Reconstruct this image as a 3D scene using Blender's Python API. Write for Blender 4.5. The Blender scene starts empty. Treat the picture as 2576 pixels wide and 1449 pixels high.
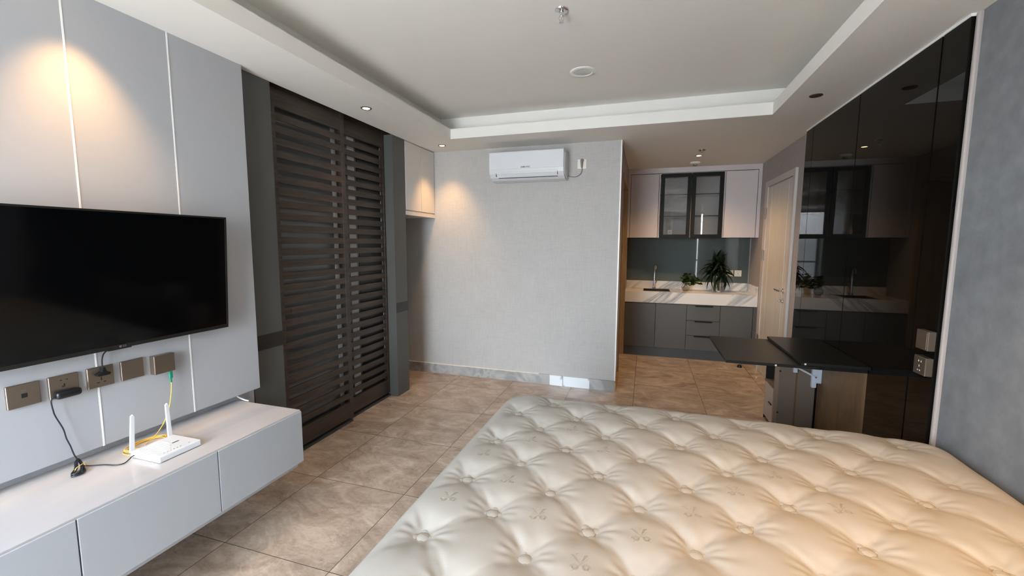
import bpy, bmesh, math, random
import numpy as np
from mathutils import Vector, Matrix, Euler
C = bpy.context.scene.collection
PI = math.pi
random.seed(7)

# ------------------------------------------------------------------ camera
cd = bpy.data.cameras.new('camera'); cam = bpy.data.objects.new('camera', cd); C.objects.link(cam)
cd.sensor_width = 36.0; cd.sensor_fit = 'HORIZONTAL'; cd.lens = 1067.264 * 36 / 2576
cd.clip_start = 0.02
_r = Vector((0.95389849, 0.30010047, 0.00416978)); _u = Vector((-0.03518167, 0.09800929, 0.99456344)); _f = Vector((-0.29806028, 0.94885926, -0.10404895))
cam.matrix_world = Matrix(((_r.x, _u.x, -_f.x, 0), (_r.y, _u.y, -_f.y, 0), (_r.z, _u.z, -_f.z, 1.45), (0, 0, 0, 1)))
bpy.context.scene.camera = cam

# ------------------------------------------------------------------ world, daylight, exposure
w = bpy.data.worlds.new('world'); bpy.context.scene.world = w; w.use_nodes = True
wn = w.node_tree.nodes; wl = w.node_tree.links
bg = wn['Background']
tc = wn.new('ShaderNodeTexCoord'); sx = wn.new('ShaderNodeSeparateXYZ'); rp = wn.new('ShaderNodeValToRGB')
wl.new(tc.outputs['Generated'], sx.inputs[0]); wl.new(sx.outputs['Z'], rp.inputs[0]); wl.new(rp.outputs[0], bg.inputs[0])
rp.color_ramp.elements[0].position = 0.0; rp.color_ramp.elements[0].color = (0.50, 0.54, 0.58, 1)
rp.color_ramp.elements[1].position = 0.04; rp.color_ramp.elements[1].color = (0.86, 0.93, 1.0, 1)
e = rp.color_ramp.elements.new(0.6); e.color = (0.66, 0.80, 1.0, 1)
bg.inputs[1].default_value = 33.0
SC = bpy.context.scene
SC.view_settings.view_transform = 'Standard'; SC.view_settings.look = 'None'
SC.view_settings.gamma = 1.0; SC.view_settings.use_curve_mapping = False
SC.view_settings.exposure = 0.12
pl = bpy.data.lights.new('daylight_portal', 'AREA'); pl.shape = 'RECTANGLE'; pl.size = 4.2; pl.size_y = 2.3
pl.cycles.is_portal = True
po = bpy.data.objects.new('daylight_portal', pl); C.objects.link(po); po.location = (-0.05, -1.76, 1.2); po.rotation_euler = (PI / 2, 0, PI)

# ------------------------------------------------------------------ materials
def M(name, col, rough=0.5, metal=0.0, spec=0.5, coat=0.0, emit=None, estr=0.0, trans=0.0, ior=1.45, sheen=0.0, alpha=None):
    m = bpy.data.materials.new(name); m.use_nodes = True
    b = m.node_tree.nodes['Principled BSDF']
    b.inputs['Base Color'].default_value = (*col, 1); b.inputs['Roughness'].default_value = rough
    b.inputs['Metallic'].default_value = metal; b.inputs['Specular IOR Level'].default_value = spec
    b.inputs['Coat Weight'].default_value = coat; b.inputs['Transmission Weight'].default_value = trans
    b.inputs['IOR'].default_value = ior; b.inputs['Sheen Weight'].default_value = sheen
    if emit: b.inputs['Emission Color'].default_value = (*emit, 1); b.inputs['Emission Strength'].default_value = estr
    return m
def nodes(m): return m.node_tree.nodes, m.node_tree.links, m.node_tree.nodes['Principled BSDF']
def obj_coord(m, scale=(1, 1, 1), rot=(0, 0, 0)):
    n, l, b = nodes(m); t = n.new('ShaderNodeTexCoord'); mp = n.new('ShaderNodeMapping')
    l.new(t.outputs['Object'], mp.inputs[0]); mp.inputs['Scale'].default_value = scale; mp.inputs['Rotation'].default_value = rot
    return mp.outputs[0]
def noise(m, vec, scale, detail=4, rough=0.5, dist=0.0):
    n, l, b = nodes(m); t = n.new('ShaderNodeTexNoise'); l.new(vec, t.inputs['Vector'])
    t.inputs['Scale'].default_value = scale; t.inputs['Detail'].default_value = detail; t.inputs['Roughness'].default_value = rough
    t.inputs['Distortion'].default_value = dist
    return t.outputs['Fac']
def ramp(m, fac, stops):
    n, l, b = nodes(m); r = n.new('ShaderNodeValToRGB'); l.new(fac, r.inputs[0])
    while len(r.color_ramp.elements) < len(stops): r.color_ramp.elements.new(0.5)
    for e, (p, c) in zip(r.color_ramp.elements, stops): e.position = p; e.color = (*c, 1) if len(c) == 3 else c
    return r.outputs[0]
def mix(m, fac, a, b_, mode='MIX'):
    n, l, b = nodes(m); x = n.new('ShaderNodeMix'); x.data_type = 'RGBA'; x.blend_type = mode
    if isinstance(fac, (int, float)): x.inputs[0].default_value = fac
    else: l.new(fac, x.inputs[0])
    for i, v in ((6, a), (7, b_)):
        if isinstance(v, tuple): x.inputs[i].default_value = (*v, 1)
        else: l.new(v, x.inputs[i])
    return x.outputs[2]
def bump(m, h, strength=0.3, dist=0.002):
    n, l, b = nodes(m); x = n.new('ShaderNodeBump'); l.new(h, x.inputs['Height']); x.inputs['Strength'].default_value = strength
    x.inputs['Distance'].default_value = dist; l.new(x.outputs[0], b.inputs['Normal']); return x

m_ceil = M('ceiling_paint', (0.80, 0.775, 0.72), 0.8, spec=0.2)
bump(m_ceil, noise(m_ceil, obj_coord(m_ceil), 60, 3), 0.1, 0.001)
m_white_panel = M('white_panel', (0.41, 0.417, 0.432), 0.38, spec=0.4)
bump(m_white_panel, noise(m_white_panel, obj_coord(m_white_panel), 260, 2), 0.12, 0.0005)
m_inlay = M('pale_inlay', (0.85, 0.85, 0.83), 0.3)
m_console = M('console_lacquer', (0.44, 0.465, 0.488), 0.25, spec=0.5)
m_greencol = M('grey_green_laminate', (0.082, 0.083, 0.077), 0.45)
m_band = M('dark_band', (0.018, 0.017, 0.016), 0.35)
m_black_gloss = M('black_gloss', (0.005, 0.0048, 0.0042), 0.02, spec=0.16)
m_black_satin = M('black_satin', (0.012, 0.012, 0.011), 0.3, spec=0.4)
m_black = M('black_plastic', (0.008, 0.008, 0.009), 0.35)
m_screen = M('screen_glass', (0.0015, 0.0017, 0.002), 0.09, spec=0.35)
m_bronze = M('brushed_bronze', (0.255, 0.205, 0.16), 0.28, metal=0.8)
m_chrome = M('chrome', (0.75, 0.75, 0.77), 0.12, metal=1.0)
m_white = M('white_plastic', (0.70, 0.715, 0.73), 0.25)
m_cream_plastic = M('cream_plastic', (0.78, 0.72, 0.62), 0.3)
m_dark = M('dark_hole', (0.01, 0.01, 0.01), 0.6)
m_greyplug = M('grey_rubber', (0.22, 0.21, 0.2), 0.5)
m_bulb = M('lit_bulb', (1, 1, 1), 0.3, emit=(1.0, 0.78, 0.45), estr=14.0)
m_ring = M('bronze_ring', (0.10, 0.065, 0.045), 0.35, metal=0.8)
m_white_ring = M('white_ring', (0.8, 0.8, 0.77), 0.35)
m_reflector = M('silver_reflector', (0.55, 0.56, 0.52), 0.25, metal=0.7)
m_kitchen_grey = M('kitchen_grey_laminate', (0.092, 0.090, 0.085), 0.5)
m_kitchen_toe = M('kitchen_plinth_grey', (0.07, 0.078, 0.085), 0.4)
m_handle_dark = M('dark_handle', (0.02, 0.015, 0.013), 0.35, metal=0.5)
m_pink_white = M('pale_mauve_laminate', (0.60, 0.545, 0.535), 0.5)
m_cab_white = M('cream_lacquer', (0.66, 0.63, 0.60), 0.4)
m_glassback = M('cabinet_inner_grey', (0.80, 0.81, 0.80), 0.4)
m_backsplash = M('green_grey_glass', (0.088, 0.108, 0.102), 0.025, spec=0.5)
m_glass = M('clear_glass', (1.0, 1.0, 1.0), 0.0, trans=1.0, ior=1.45)
m_water = M('water', (0.75, 0.85, 0.7), 0.0, trans=1.0, ior=1.33)
m_frame_black = M('black_door_frame', (0.008, 0.008, 0.008), 0.45, spec=0.2)
m_shelf_edge = M('dark_shelf_edge', (0.03, 0.04, 0.04), 0.3)
m_mirror = M('frosted_glass', (0.17, 0.175, 0.18), 0.25, spec=1.0)
m_leaf = M('dark_leaf', (0.012, 0.035, 0.010), 0.42)
m_leaf2 = M('fresh_leaf', (0.035, 0.10, 0.02), 0.45)
m_stem = M('green_stem', (0.12, 0.17, 0.06), 0.5)
m_yellow = M('yellow_cable', (0.80, 0.50, 0.08), 0.45)
m_greenplug = M('green_plug', (0.02, 0.22, 0.13), 0.4)
m_blacklead = M('black_cable', (0.012, 0.013, 0.02), 0.4)
m_white_metal = M('white_metal', (0.62, 0.70, 0.76), 0.35)
m_sill = M('dark_sill', (0.035, 0.038, 0.04), 0.4)
m_room_white = M('white_paint', (0.72, 0.72, 0.70), 0.7)
m_trim = M('beige_trim', (0.42, 0.38, 0.355), 0.5)
m_casing = M('door_casing_paint', (0.54, 0.49, 0.45), 0.45)
m_logo = M('logo_silver', (0.14, 0.14, 0.145), 0.4)
m_text_dark = M('logo_dark', (0.06, 0.06, 0.07), 0.4)
m_curtain = M('grey_curtain', (0.12, 0.13, 0.14), 0.9)
m_greige = M('greige_laminate', (0.19, 0.145, 0.11), 0.5)
m_greige2 = M('brown_edging', (0.26, 0.195, 0.14), 0.5)
m_drawer = M('pale_drawer_front', (0.50, 0.44, 0.40), 0.4)
m_ribbon = M('brown_strip', (0.15, 0.085, 0.045), 0.5)
m_button = M('button_fabric', (0.43, 0.41, 0.365), 0.55, spec=0.4)
m_thread = M('stitch_thread', (0.30, 0.265, 0.21), 0.6)

# pale mauve / door veneer grain
def wood(name, cols, scale=(1, 1, 1), rot=(0, 0, 0), rough=0.45, nscale=3.0, dist=1.2, detail=6):
    m = M(name, cols[0], rough); n, l, b = nodes(m); v = obj_coord(m, scale, rot)
    f = noise(m, v, nscale, detail, 0.6, dist)
    l.new(ramp(m, f, [(0.30, cols[0]), (0.5, cols[1]), (0.68, cols[2])]), b.inputs['Base Color'])
    return m
m_slat = wood('dark_walnut_slat', [(0.024, 0.018, 0.014), (0.042, 0.030, 0.022), (0.070, 0.046, 0.031)], (8, 0.9, 14), rough=0.36)
m_door_wood = wood('cream_door_wood', [(0.55, 0.50, 0.44), (0.60, 0.55, 0.48), (0.64, 0.59, 0.52)], (6, 6, 0.6), rough=0.4)
m_jamb = wood('ochre_jamb', [(0.30, 0.19, 0.09), (0.36, 0.24, 0.12), (0.42, 0.28, 0.14)], (5, 5, 0.5), rough=0.45)
m_veneer = wood('aged_wood_veneer', [(0.12, 0.065, 0.036), (0.21, 0.135, 0.07), (0.27, 0.185, 0.10)], (1.5, 2.4, 0.9), rough=0.5, nscale=1.9, dist=0.9, detail=4)

# linen wallpaper
def linen(name, c1, c2):
    m = M(name, c1, 0.85, spec=0.2); n, l, b = nodes(m)
    a = noise(m, obj_coord(m, (220, 220, 14)), 1.0, 3); c = noise(m, obj_coord(m, (14, 14, 260)), 1.0, 3)
    big = noise(m, obj_coord(m), 5.0, 5)
    ad = n.new('ShaderNodeMath'); ad.operation = 'ADD'; l.new(a, ad.inputs[0]); l.new(c, ad.inputs[1])
    ad2 = n.new('ShaderNodeMath'); ad2.operation = 'MULTIPLY_ADD'; l.new(big, ad2.inputs[0]); ad2.inputs[1].default_value = 0.45; l.new(ad.outputs[0], ad2.inputs[2])
    l.new(ramp(m, ad2.outputs[0], [(0.95, c1), (1.0, c2)]), b.inputs['Base Color'])
    r = n.new('ShaderNodeMapRange'); l.new(ad2.outputs[0], r.inputs[0]); r.inputs[1].default_value = 0.8; r.inputs[2].default_value = 1.7
    l.new(mix(m, r.outputs[0], c1, c2), b.inputs['Base Color'])
    bump(m, ad.outputs[0], 0.12, 0.0008)
    return m
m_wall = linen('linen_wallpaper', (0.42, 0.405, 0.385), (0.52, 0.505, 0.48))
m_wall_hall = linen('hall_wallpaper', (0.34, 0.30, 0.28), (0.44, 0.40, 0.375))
m_wall_grey = M('mottled_grey_wallpaper', (0.2, 0.2, 0.2), 0.8, spec=0.2)
_f = noise(m_wall_grey, obj_coord(m_wall_grey), 9, 6, 0.65)
m_wall_grey.node_tree.links.new(ramp(m_wall_grey, _f, [(0.3, (0.165, 0.172, 0.182)), (0.7, (0.235, 0.243, 0.255))]), m_wall_grey.node_tree.nodes['Principled BSDF'].inputs['Base Color'])

# floor tiles
def make_floor_mat():
    m = M('marble_floor_tile', (0.4, 0.3, 0.24), 0.16, spec=0.45); n, l, b = nodes(m)
    t = n.new('ShaderNodeTexCoord'); sp = n.new('ShaderNodeSeparateXYZ'); l.new(t.outputs['Object'], sp.inputs[0])
    cells = []; lines = []
    for ax, off in (('X', -1.289), ('Y', 1.416)):
        a = n.new('ShaderNodeMath'); a.operation = 'SUBTRACT'; l.new(sp.outputs[ax], a.inputs[0]); a.inputs[1].default_value = off - 6.12
        d = n.new('ShaderNodeMath'); d.operation = 'DIVIDE'; l.new(a.outputs[0], d.inputs[0]); d.inputs[1].default_value = 0.612
        fl = n.new('ShaderNodeMath'); fl.operation = 'FLOOR'; l.new(d.outputs[0], fl.inputs[0]); cells.append(fl.outputs[0])
        fr = n.new('ShaderNodeMath'); fr.operation = 'FRACT'; l.new(d.outputs[0], fr.inputs[0])
        pp = n.new('ShaderNodeMath'); pp.operation = 'PINGPONG'; l.new(d.outputs[0], pp.inputs[0]); pp.inputs[1].default_value = 0.5
        lt = n.new('ShaderNodeMath'); lt.operation = 'LESS_THAN'; l.new(pp.outputs[0], lt.inputs[0]); lt.inputs[1].default_value = 0.0030; lines.append(lt.outputs[0])
    mx = n.new('ShaderNodeMath'); mx.operation = 'MAXIMUM'; l.new(lines[0], mx.inputs[0]); l.new(lines[1], mx.inputs[1])
    cb = n.new('ShaderNodeCombineXYZ'); l.new(cells[0], cb.inputs[0]); l.new(cells[1], cb.inputs[1])
    wn_ = n.new('ShaderNodeTexWhiteNoise'); wn_.noise_dimensions = '3D'; l.new(cb.outputs[0], wn_.inputs['Vector'])
    sc = n.new('ShaderNodeVectorMath'); sc.operation = 'SCALE'; l.new(wn_.outputs['Color'], sc.inputs[0]); sc.inputs['Scale'].default_value = 20
    av = n.new('ShaderNodeVectorMath'); av.operation = 'ADD'; l.new(t.outputs['Object'], av.inputs[0]); l.new(sc.outputs[0], av.inputs[1])
    mp = n.new('ShaderNodeMapping'); l.new(av.outputs[0], mp.inputs[0]); mp.inputs['Rotation'].default_value = (0, 0, 0.5); mp.inputs['Scale'].default_value = (1, 1.7, 1)
    v = mp.outputs[0]
    f1 = noise(m, v, 3.0, 9, 0.68, 1.2)
    c1 = ramp(m, f1, [(0.30, (0.27, 0.19, 0.14)), (0.44, (0.40, 0.30, 0.225)), (0.56, (0.50, 0.385, 0.295)), (0.70, (0.64, 0.515, 0.41))])
    f2 = noise(m, v, 2.2, 12, 0.62, 1.9)
    vein = ramp(m, f2, [(0.485, (0, 0, 0)), (0.5, (1, 1, 1)), (0.515, (0, 0, 0))])
    vm = n.new('ShaderNodeMath'); vm.operation = 'MULTIPLY'; l.new(vein, vm.inputs[0]); vm.inputs[1].default_value = 0.30
    c2 = mix(m, vm.outputs[0], c1, (0.60, 0.53, 0.45))
    f3 = noise(m, v, 1.6, 8, 0.6, 2.6)
    vein3 = ramp(m, f3, [(0.565, (0, 0, 0)), (0.572, (1, 1, 1)), (0.579, (0, 0, 0))])
    vm3 = n.new('ShaderNodeMath'); vm3.operation = 'MULTIPLY'; l.new(vein3, vm3.inputs[0]); vm3.inputs[1].default_value = 0.45
    c2b = mix(m, vm3.outputs[0], c2, (0.17, 0.12, 0.09))
    f4 = noise(m, v, 45, 3, 0.7)
    c2c = mix(m, 0.25, c2b, ramp(m, f4, [(0.3, (0.55, 0.55, 0.55)), (0.7, (1.25, 1.25, 1.25))]), 'MULTIPLY')
    c3 = mix(m, mx.outputs[0], c2c, (0.10, 0.085, 0.07))
    l.new(c3, b.inputs['Base Color'])
    bump(m, f1, 0.03, 0.001)
    return m
m_floor = make_floor_mat()
def stone(name, base, streak, scale=(1, 1, 1), rot=(0, 0, 0), rough=0.15, s=2.0, lo=0.52, hi=0.62, amt=1.0):
    m = M(name, base, rough, spec=0.5); n, l, b = nodes(m); v = obj_coord(m, scale, rot)
    f = noise(m, v, s, 6, 0.55, 0.8); k = ramp(m, f, [(lo, (0, 0, 0)), ((lo + hi) / 2, (amt, amt, amt)), (hi, (0, 0, 0))])
    l.new(mix(m, k, base, streak), b.inputs['Base Color']); return m
m_marble = stone('white_marble', (0.74, 0.71, 0.66), (0.30, 0.31, 0.32), (1.1, 1.1, 1.1), (0, math.radians(35), 0), s=1.0, lo=0.47, hi=0.66)
# marble with diagonal grey bands
def make_marble():
    m = M('veined_white_marble', (0.74, 0.71, 0.66), 0.15, spec=0.5); n, l, b = nodes(m)
    v0 = obj_coord(m, (1, 1, 1), (0, math.radians(40), 0)); mp = n.new('ShaderNodeMapping'); l.new(v0, mp.inputs[0]); mp.inputs['Scale'].default_value = (0.55, 1.2, 3.2)
    f = noise(m, mp.outputs[0], 1.35, 6, 0.5, 0.35)
    k = ramp(m, f, [(0.50, (0, 0, 0)), (0.57, (0.75, 0.75, 0.75)), (0.60, (0.25, 0.25, 0.25)), (0.635, (0.9, 0.9, 0.9)), (0.68, (0, 0, 0))])
    l.new(mix(m, k, (0.76, 0.735, 0.69), (0.30, 0.32, 0.34)), b.inputs['Base Color']); return m
m_marble = make_marble()
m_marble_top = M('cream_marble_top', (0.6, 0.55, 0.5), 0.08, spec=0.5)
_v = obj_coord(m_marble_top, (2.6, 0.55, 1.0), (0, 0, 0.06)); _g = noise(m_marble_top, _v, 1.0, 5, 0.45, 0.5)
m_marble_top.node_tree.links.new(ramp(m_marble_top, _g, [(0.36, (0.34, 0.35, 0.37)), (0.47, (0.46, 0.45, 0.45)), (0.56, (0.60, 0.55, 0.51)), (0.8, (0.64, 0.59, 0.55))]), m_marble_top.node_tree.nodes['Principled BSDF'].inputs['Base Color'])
m_base_tile = stone('grey_marble_skirting', (0.30, 0.29, 0.275), (0.46, 0.45, 0.43), (1, 1, 1), rough=0.18, s=4.0, lo=0.4, hi=0.62, amt=0.8)
m_pale_patch = stone('pale_skirting_patch', (0.74, 0.78, 0.80), (0.20, 0.20, 0.21), (1, 1, 0.3), (0, 0, 0), rough=0.12, s=2.0, lo=0.53, hi=0.56)

# mattress fabric
def make_fabric():
    m = M('cream_damask', (0.74, 0.71, 0.64), 0.5, spec=0.45); n, l, b = nodes(m)
    f = noise(m, obj_coord(m), 420, 2); g = noise(m, obj_coord(m), 7, 3)
    l.new(mix(m, g, (0.41, 0.39, 0.345), (0.465, 0.445, 0.40)), b.inputs['Base Color'])
    bump(m, f, 0.25, 0.0006); return m
m_fabric = make_fabric()

# ------------------------------------------------------------------ mesh helpers
def box(bm, x0, x1, y0, y1, z0, z1, bev=0.0, seg=2):
    vs = [bm.verts.new(p) for p in ((x0, y0, z0), (x1, y0, z0), (x1, y1, z0), (x0, y1, z0), (x0, y0, z1), (x1, y0, z1), (x1, y1, z1), (x0, y1, z1))]
    fs = [bm.faces.new([vs[i] for i in q]) for q in ((3, 2, 1, 0), (4, 5, 6, 7), (0, 1, 5, 4), (1, 2, 6, 5), (2, 3, 7, 6), (3, 0, 4, 7))]
    if bev > 0:
        es = list({e for f in fs for e in f.edges})
        bmesh.ops.bevel(bm, geom=es, offset=bev, segments=seg, affect='EDGES', profile=0.5)
    return vs
def cyl(bm, c, r, h, axis='Z', seg=24, r2=None, rot=None):
    r2 = r if r2 is None else r2
    g = bmesh.ops.create_cone(bm, cap_ends=True, cap_tris=False, segments=seg, radius1=r, radius2=r2, depth=h)
    mt = Matrix.Translation(c)
    if axis == 'X': mt = mt @ Matrix.Rotation(PI / 2, 4, 'Y')
    if axis == 'Y': mt = mt @ Matrix.Rotation(-PI / 2, 4, 'X')
    if rot: mt = mt @ rot.to_4x4()
    bmesh.ops.transform(bm, matrix=mt, verts=g['verts'])
def lathe(bm, prof, c=(0, 0, 0), seg=32, axis=None):
    rings = []
    for r, z in prof:
        if r < 1e-6: rings.append([bm.verts.new((c[0], c[1], c[2] + z))])
        else: rings.append([bm.verts.new((c[0] + r * math.cos(2 * PI * i / seg), c[1] + r * math.sin(2 * PI * i / seg), c[2] + z)) for i in range(seg)])
    for a, b_ in zip(rings, rings[1:]):
        for i in range(seg):
            j = (i + 1) % seg
            if len(a) == 1 and len(b_) == 1: continue
            if len(a) == 1: bm.faces.new((a[0], b_[i], b_[j]))
            elif len(b_) == 1: bm.faces.new((a[i], a[j], b_[0]))
            else: bm.faces.new((a[i], a[j], b_[j], b_[i]))
def tube(bm, pts, r, seg=8, smooth=True, closed=False, rad=None):
    pts = [Vector(p) for p in pts]
    if smooth and len(pts) > 2:
        q = []; n = len(pts)
        for i in range(n - 1 if not closed else n):
            p0, p1, p2, p3 = (pts[max(i - 1, 0)], pts[i], pts[min(i + 1, n - 1)], pts[min(i + 2, n - 1)]) if not closed else (pts[i - 1], pts[i], pts[(i + 1) % n], pts[(i + 2) % n])
            for k in range(6):
                t = k / 6
                q.append(0.5 * ((2 * p1) + (-p0 + p2) * t + (2 * p0 - 5 * p1 + 4 * p2 - p3) * t * t + (-p0 + 3 * p1 - 3 * p2 + p3) * t ** 3))
        if not closed: q.append(pts[-1])
        pts = q
    n = len(pts); rings = []; up = Vector((0, 0, 1))
    prev = None
    for i in range(n):
        a = pts[i - 1] if (i > 0 or closed) else pts[i]; b_ = pts[(i + 1) % n] if (i < n - 1 or closed) else pts[i]
        d = (b_ - a).normalized()
        if prev is None: s = d.cross(up if abs(d.z) < 0.9 else Vector((1, 0, 0))).normalized()
        else: s = (prev - d * prev.dot(d)).normalized()
        prev = s; t = d.cross(s)
        rr_ = r if rad is None else rad(i / (n - 1))
        rings.append([bm.verts.new(pts[i] + rr_ * (math.cos(2 * PI * k / seg) * s + math.sin(2 * PI * k / seg) * t)) for k in range(seg)])
    rng = range(n - 1) if not closed else range(n)
    for i in rng:
        a, b_ = rings[i], rings[(i + 1) % n]
        for k in range(seg): bm.faces.new((a[k], a[(k + 1) % seg], b_[(k + 1) % seg], b_[k]))
    if not closed: bm.faces.new(rings[0][::-1]); bm.faces.new(rings[-1])
def prism(bm, poly, axis, a, b_):
    def P(p, t):
        return {'X': (t, p[0], p[1]), 'Y': (p[0], t, p[1]), 'Z': (p[0], p[1], t)}[axis]
    v0 = [bm.verts.new(P(p, a)) for p in poly]; v1 = [bm.verts.new(P(p, b_)) for p in poly]; n = len(poly)
    bm.faces.new(v0); bm.faces.new(v1[::-1])
    for i in range(n): bm.faces.new((v0[i], v0[(i + 1) % n], v1[(i + 1) % n], v1[i]))
def B(): return bmesh.new()
def obj(name, bm, mat, parent=None, smooth=False, loc=None):
    bmesh.ops.recalc_face_normals(bm, faces=bm.faces)
    me = bpy.data.meshes.new(name); bm.to_mesh(me); bm.free()
    me.materials.append(mat)
    if smooth:
        for p in me.polygons: p.use_smooth = True
        try: me.set_sharp_from_angle(angle=math.radians(40))
        except Exception: pass
    o = bpy.data.objects.new(name, me); C.objects.link(o)
    if parent:
        o.parent = parent
        o.matrix_parent_inverse = parent_world(parent).inverted()
    return o
def parent_world(p):
    m = p.matrix_basis.copy()
    q = p
    while q.parent:
        m = q.parent.matrix_basis @ q.matrix_parent_inverse @ m if False else q.parent.matrix_basis @ (q.matrix_parent_inverse @ m)
        q = q.parent
    return m
def bx(name, mat, parent, *d, bev=0.0, seg=2):
    bm = B(); box(bm, *d, bev=bev, seg=seg); return obj(name, bm, mat, parent)
def tag(o, label=None, cat=None, group=None, kind=None):
    if label: o['label'] = label
    if cat: o['category'] = cat
    if group: o['group'] = group
    if kind: o['kind'] = kind
    return o
def thing(name, label, cat, loc=(0, 0, 0), group=None):
    o = bpy.data.objects.new(name, None); C.objects.link(o); o.location = loc; o.empty_display_size = 0.1
    return tag(o, label, cat, group)
def struct(name, bm, mat, label=None):
    o = obj(name, bm, mat); o['kind'] = 'structure'
    if label: o['label'] = label; 
    return o
def copy_tree(o, parent=None):
    c = o.copy(); C.objects.link(c)
    if parent: c.parent = parent
    for ch in list(o.children): copy_tree(ch, c)
    return c
def text(name, s, size, mat, parent, loc, rot, extrude=0.0004, ax='CENTER', bold=0.0):
    cu = bpy.data.curves.new(name, 'FONT'); cu.body = s; cu.size = size; cu.align_x = ax; cu.align_y = 'CENTER'; cu.extrude = extrude; cu.offset = bold
    o = bpy.data.objects.new(name, cu); C.objects.link(o)
    dg = bpy.context.evaluated_depsgraph_get(); me = bpy.data.meshes.new_from_object(o.evaluated_get(dg))
    bpy.data.objects.remove(o); bpy.data.curves.remove(cu)
    me.materials.clear(); me.materials.append(mat); me.name = name
    o = bpy.data.objects.new(name, me); C.objects.link(o)
    mw = Matrix.Translation(loc) @ Euler(rot).to_matrix().to_4x4()
    me.transform(mw)
    if parent: o.parent = parent; o.matrix_parent_inverse = parent_world(parent).inverted()
    return o

# ------------------------------------------------------------------ dimensions
HS, HC = 2.415, 2.66
XW = -2.2; XP = -2.147; XR = 1.30; YB = 4.193; YK = 6.22; YR = -1.70

# ------------------------------------------------------------------ floor, walls, ceiling
bm = B(); box(bm, -3.0, 2.25, -1.85, 6.4, -0.1, 0.0); struct('floor', bm, m_floor)
bm = B()
box(bm, -3.0, -1.97, YR - .15, 1.90, HS, 2.9)                 # left soffit near
box(bm, XW, -1.97, 1.90, 3.60, HS, 2.9)                       # left soffit past the doors
box(bm, -3.0, XW, 1.90, 3.60, 2.53, 2.9)                      # higher pocket over the doors
box(bm, -3.0, -1.97, 3.60, 4.35, HS, 2.9)
box(bm, 1.065, 2.25, YR - .15, 6.4, HS, 2.9)
box(bm, -1.97, 1.065, 3.91, 6.4, HS, 2.9)
box(bm, -1.97, 1.065, YR - .15, -0.6, HS, 2.9)
box(bm, -1.97, -1.77, -0.6, 3.71, HS, 2.505)                  # cove ledge
box(bm, 0.865, 1.065, -0.6, 3.71, HS, 2.505)
box(bm, -1.97, 1.065, 3.71, 3.91, HS, 2.505)
box(bm, -1.97, 1.065, -0.6, 3.91, HC, 2.9)
struct('ceiling', bm, m_ceil)
bm = B()
box(bm, -2.4, XW - .002, YR - .15, 1.88, 0, HS)
box(bm, -3.0, -2.85, 1.88, 4.35, 0, 2.6); box(bm, -2.85, -2.4, 1.78, 1.88, 0, 2.6)
struct('wall_left', bm, m_white_panel)
bm = B(); box(bm, -2.85, -0.25, YB, YB + .13, 0, HS); struct('wall_back', bm, m_wall)
bm = B()
box(bm, -0.37, -0.25, YB + .13, 4.62, 0, HS); box(bm, -0.37, -0.25, 5.72, YK + .1, 0, HS); box(bm, -0.37, -0.25, 4.62, 5.72, 2.16, HS)
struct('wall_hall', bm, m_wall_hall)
bm = B(); box(bm, -1.5, -1.4, 4.323, YK + .1, 0, HS); box(bm, -1.4, -0.37, YK, YK + .1, 0, HS); struct('wall_side', bm, m_room_white)
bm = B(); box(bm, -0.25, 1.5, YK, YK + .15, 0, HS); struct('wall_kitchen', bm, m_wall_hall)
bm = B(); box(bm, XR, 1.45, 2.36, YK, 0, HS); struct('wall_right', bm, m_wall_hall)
bm = B(); box(bm, 1.291, 1.45, 0.33, 2.36, 0, HS); box(bm, 1.45, 2.15, 0.33, 0.43, 0, HS); box(bm, 2.05, 2.15, YR - .1, 0.33, 0, HS); struct('wall_headboard', bm, m_wall_grey)  # bay beyond the bed is unseen, shaped so the bright curtain slit reflects
bm = B()
box(bm, -3.0, -2.14, YR - .1, YR, 0, 2.9); box(bm, 2.05, 2.25, YR - .1, YR, 0, 2.9)
box(bm, -2.14, 2.05, YR - .1, YR, 2.36, 2.9); box(bm, -2.14, 2.05, YR - .1, YR, -.1, 0.10)
struct('wall_rear', bm, m_wall)
# rear window frame and glass
wf = thing('window_1', None, None, (-0.45, YR, 0)); wf['kind'] = 'structure'
bm = B()
for x in (-2.14, -0.98, 0.04, 1.05, 2.01): box(bm, x, x + .04, YR - .08, YR - .03, 0.10, 2.36)
for z in (0.10, 0.95, 2.32): box(bm, -2.14, 2.05, YR - .078, YR - .032, z, z + .04)
obj('window_frame', bm, m_frame_black, wf)

def curtain(label, x0, x1):  # unseen, added to narrow the daylight and leave a bright slit to reflect
    bm = B(); n = 120; pts = []
    for i in range(n + 1):
        x = x0 + (x1 - x0) * i / n; pts.append((x, YR + .10 + .035 * math.sin(x * 46) + .012 * math.sin(x * 17)))
    top = [bm.verts.new((x, y, 2.40)) for x, y in pts]; bot = [bm.verts.new((x, y, 0.02)) for x, y in pts]
    for i in range(n): bm.faces.new((top[i], top[i + 1], bot[i + 1], bot[i]))
    bmesh.ops.solidify(bm, geom=list(bm.faces), thickness=0.003)
    return tag(obj('curtain', bm, m_curtain, smooth=True), label, 'curtain', 'added dark grey window curtains')
curtain('wide dark grey unseen curtain added over the middle of the rear window', -0.62, 1.475)
curtain('narrow dark grey unseen curtain added at the right end of the rear window', 1.53, 2.04)

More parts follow.
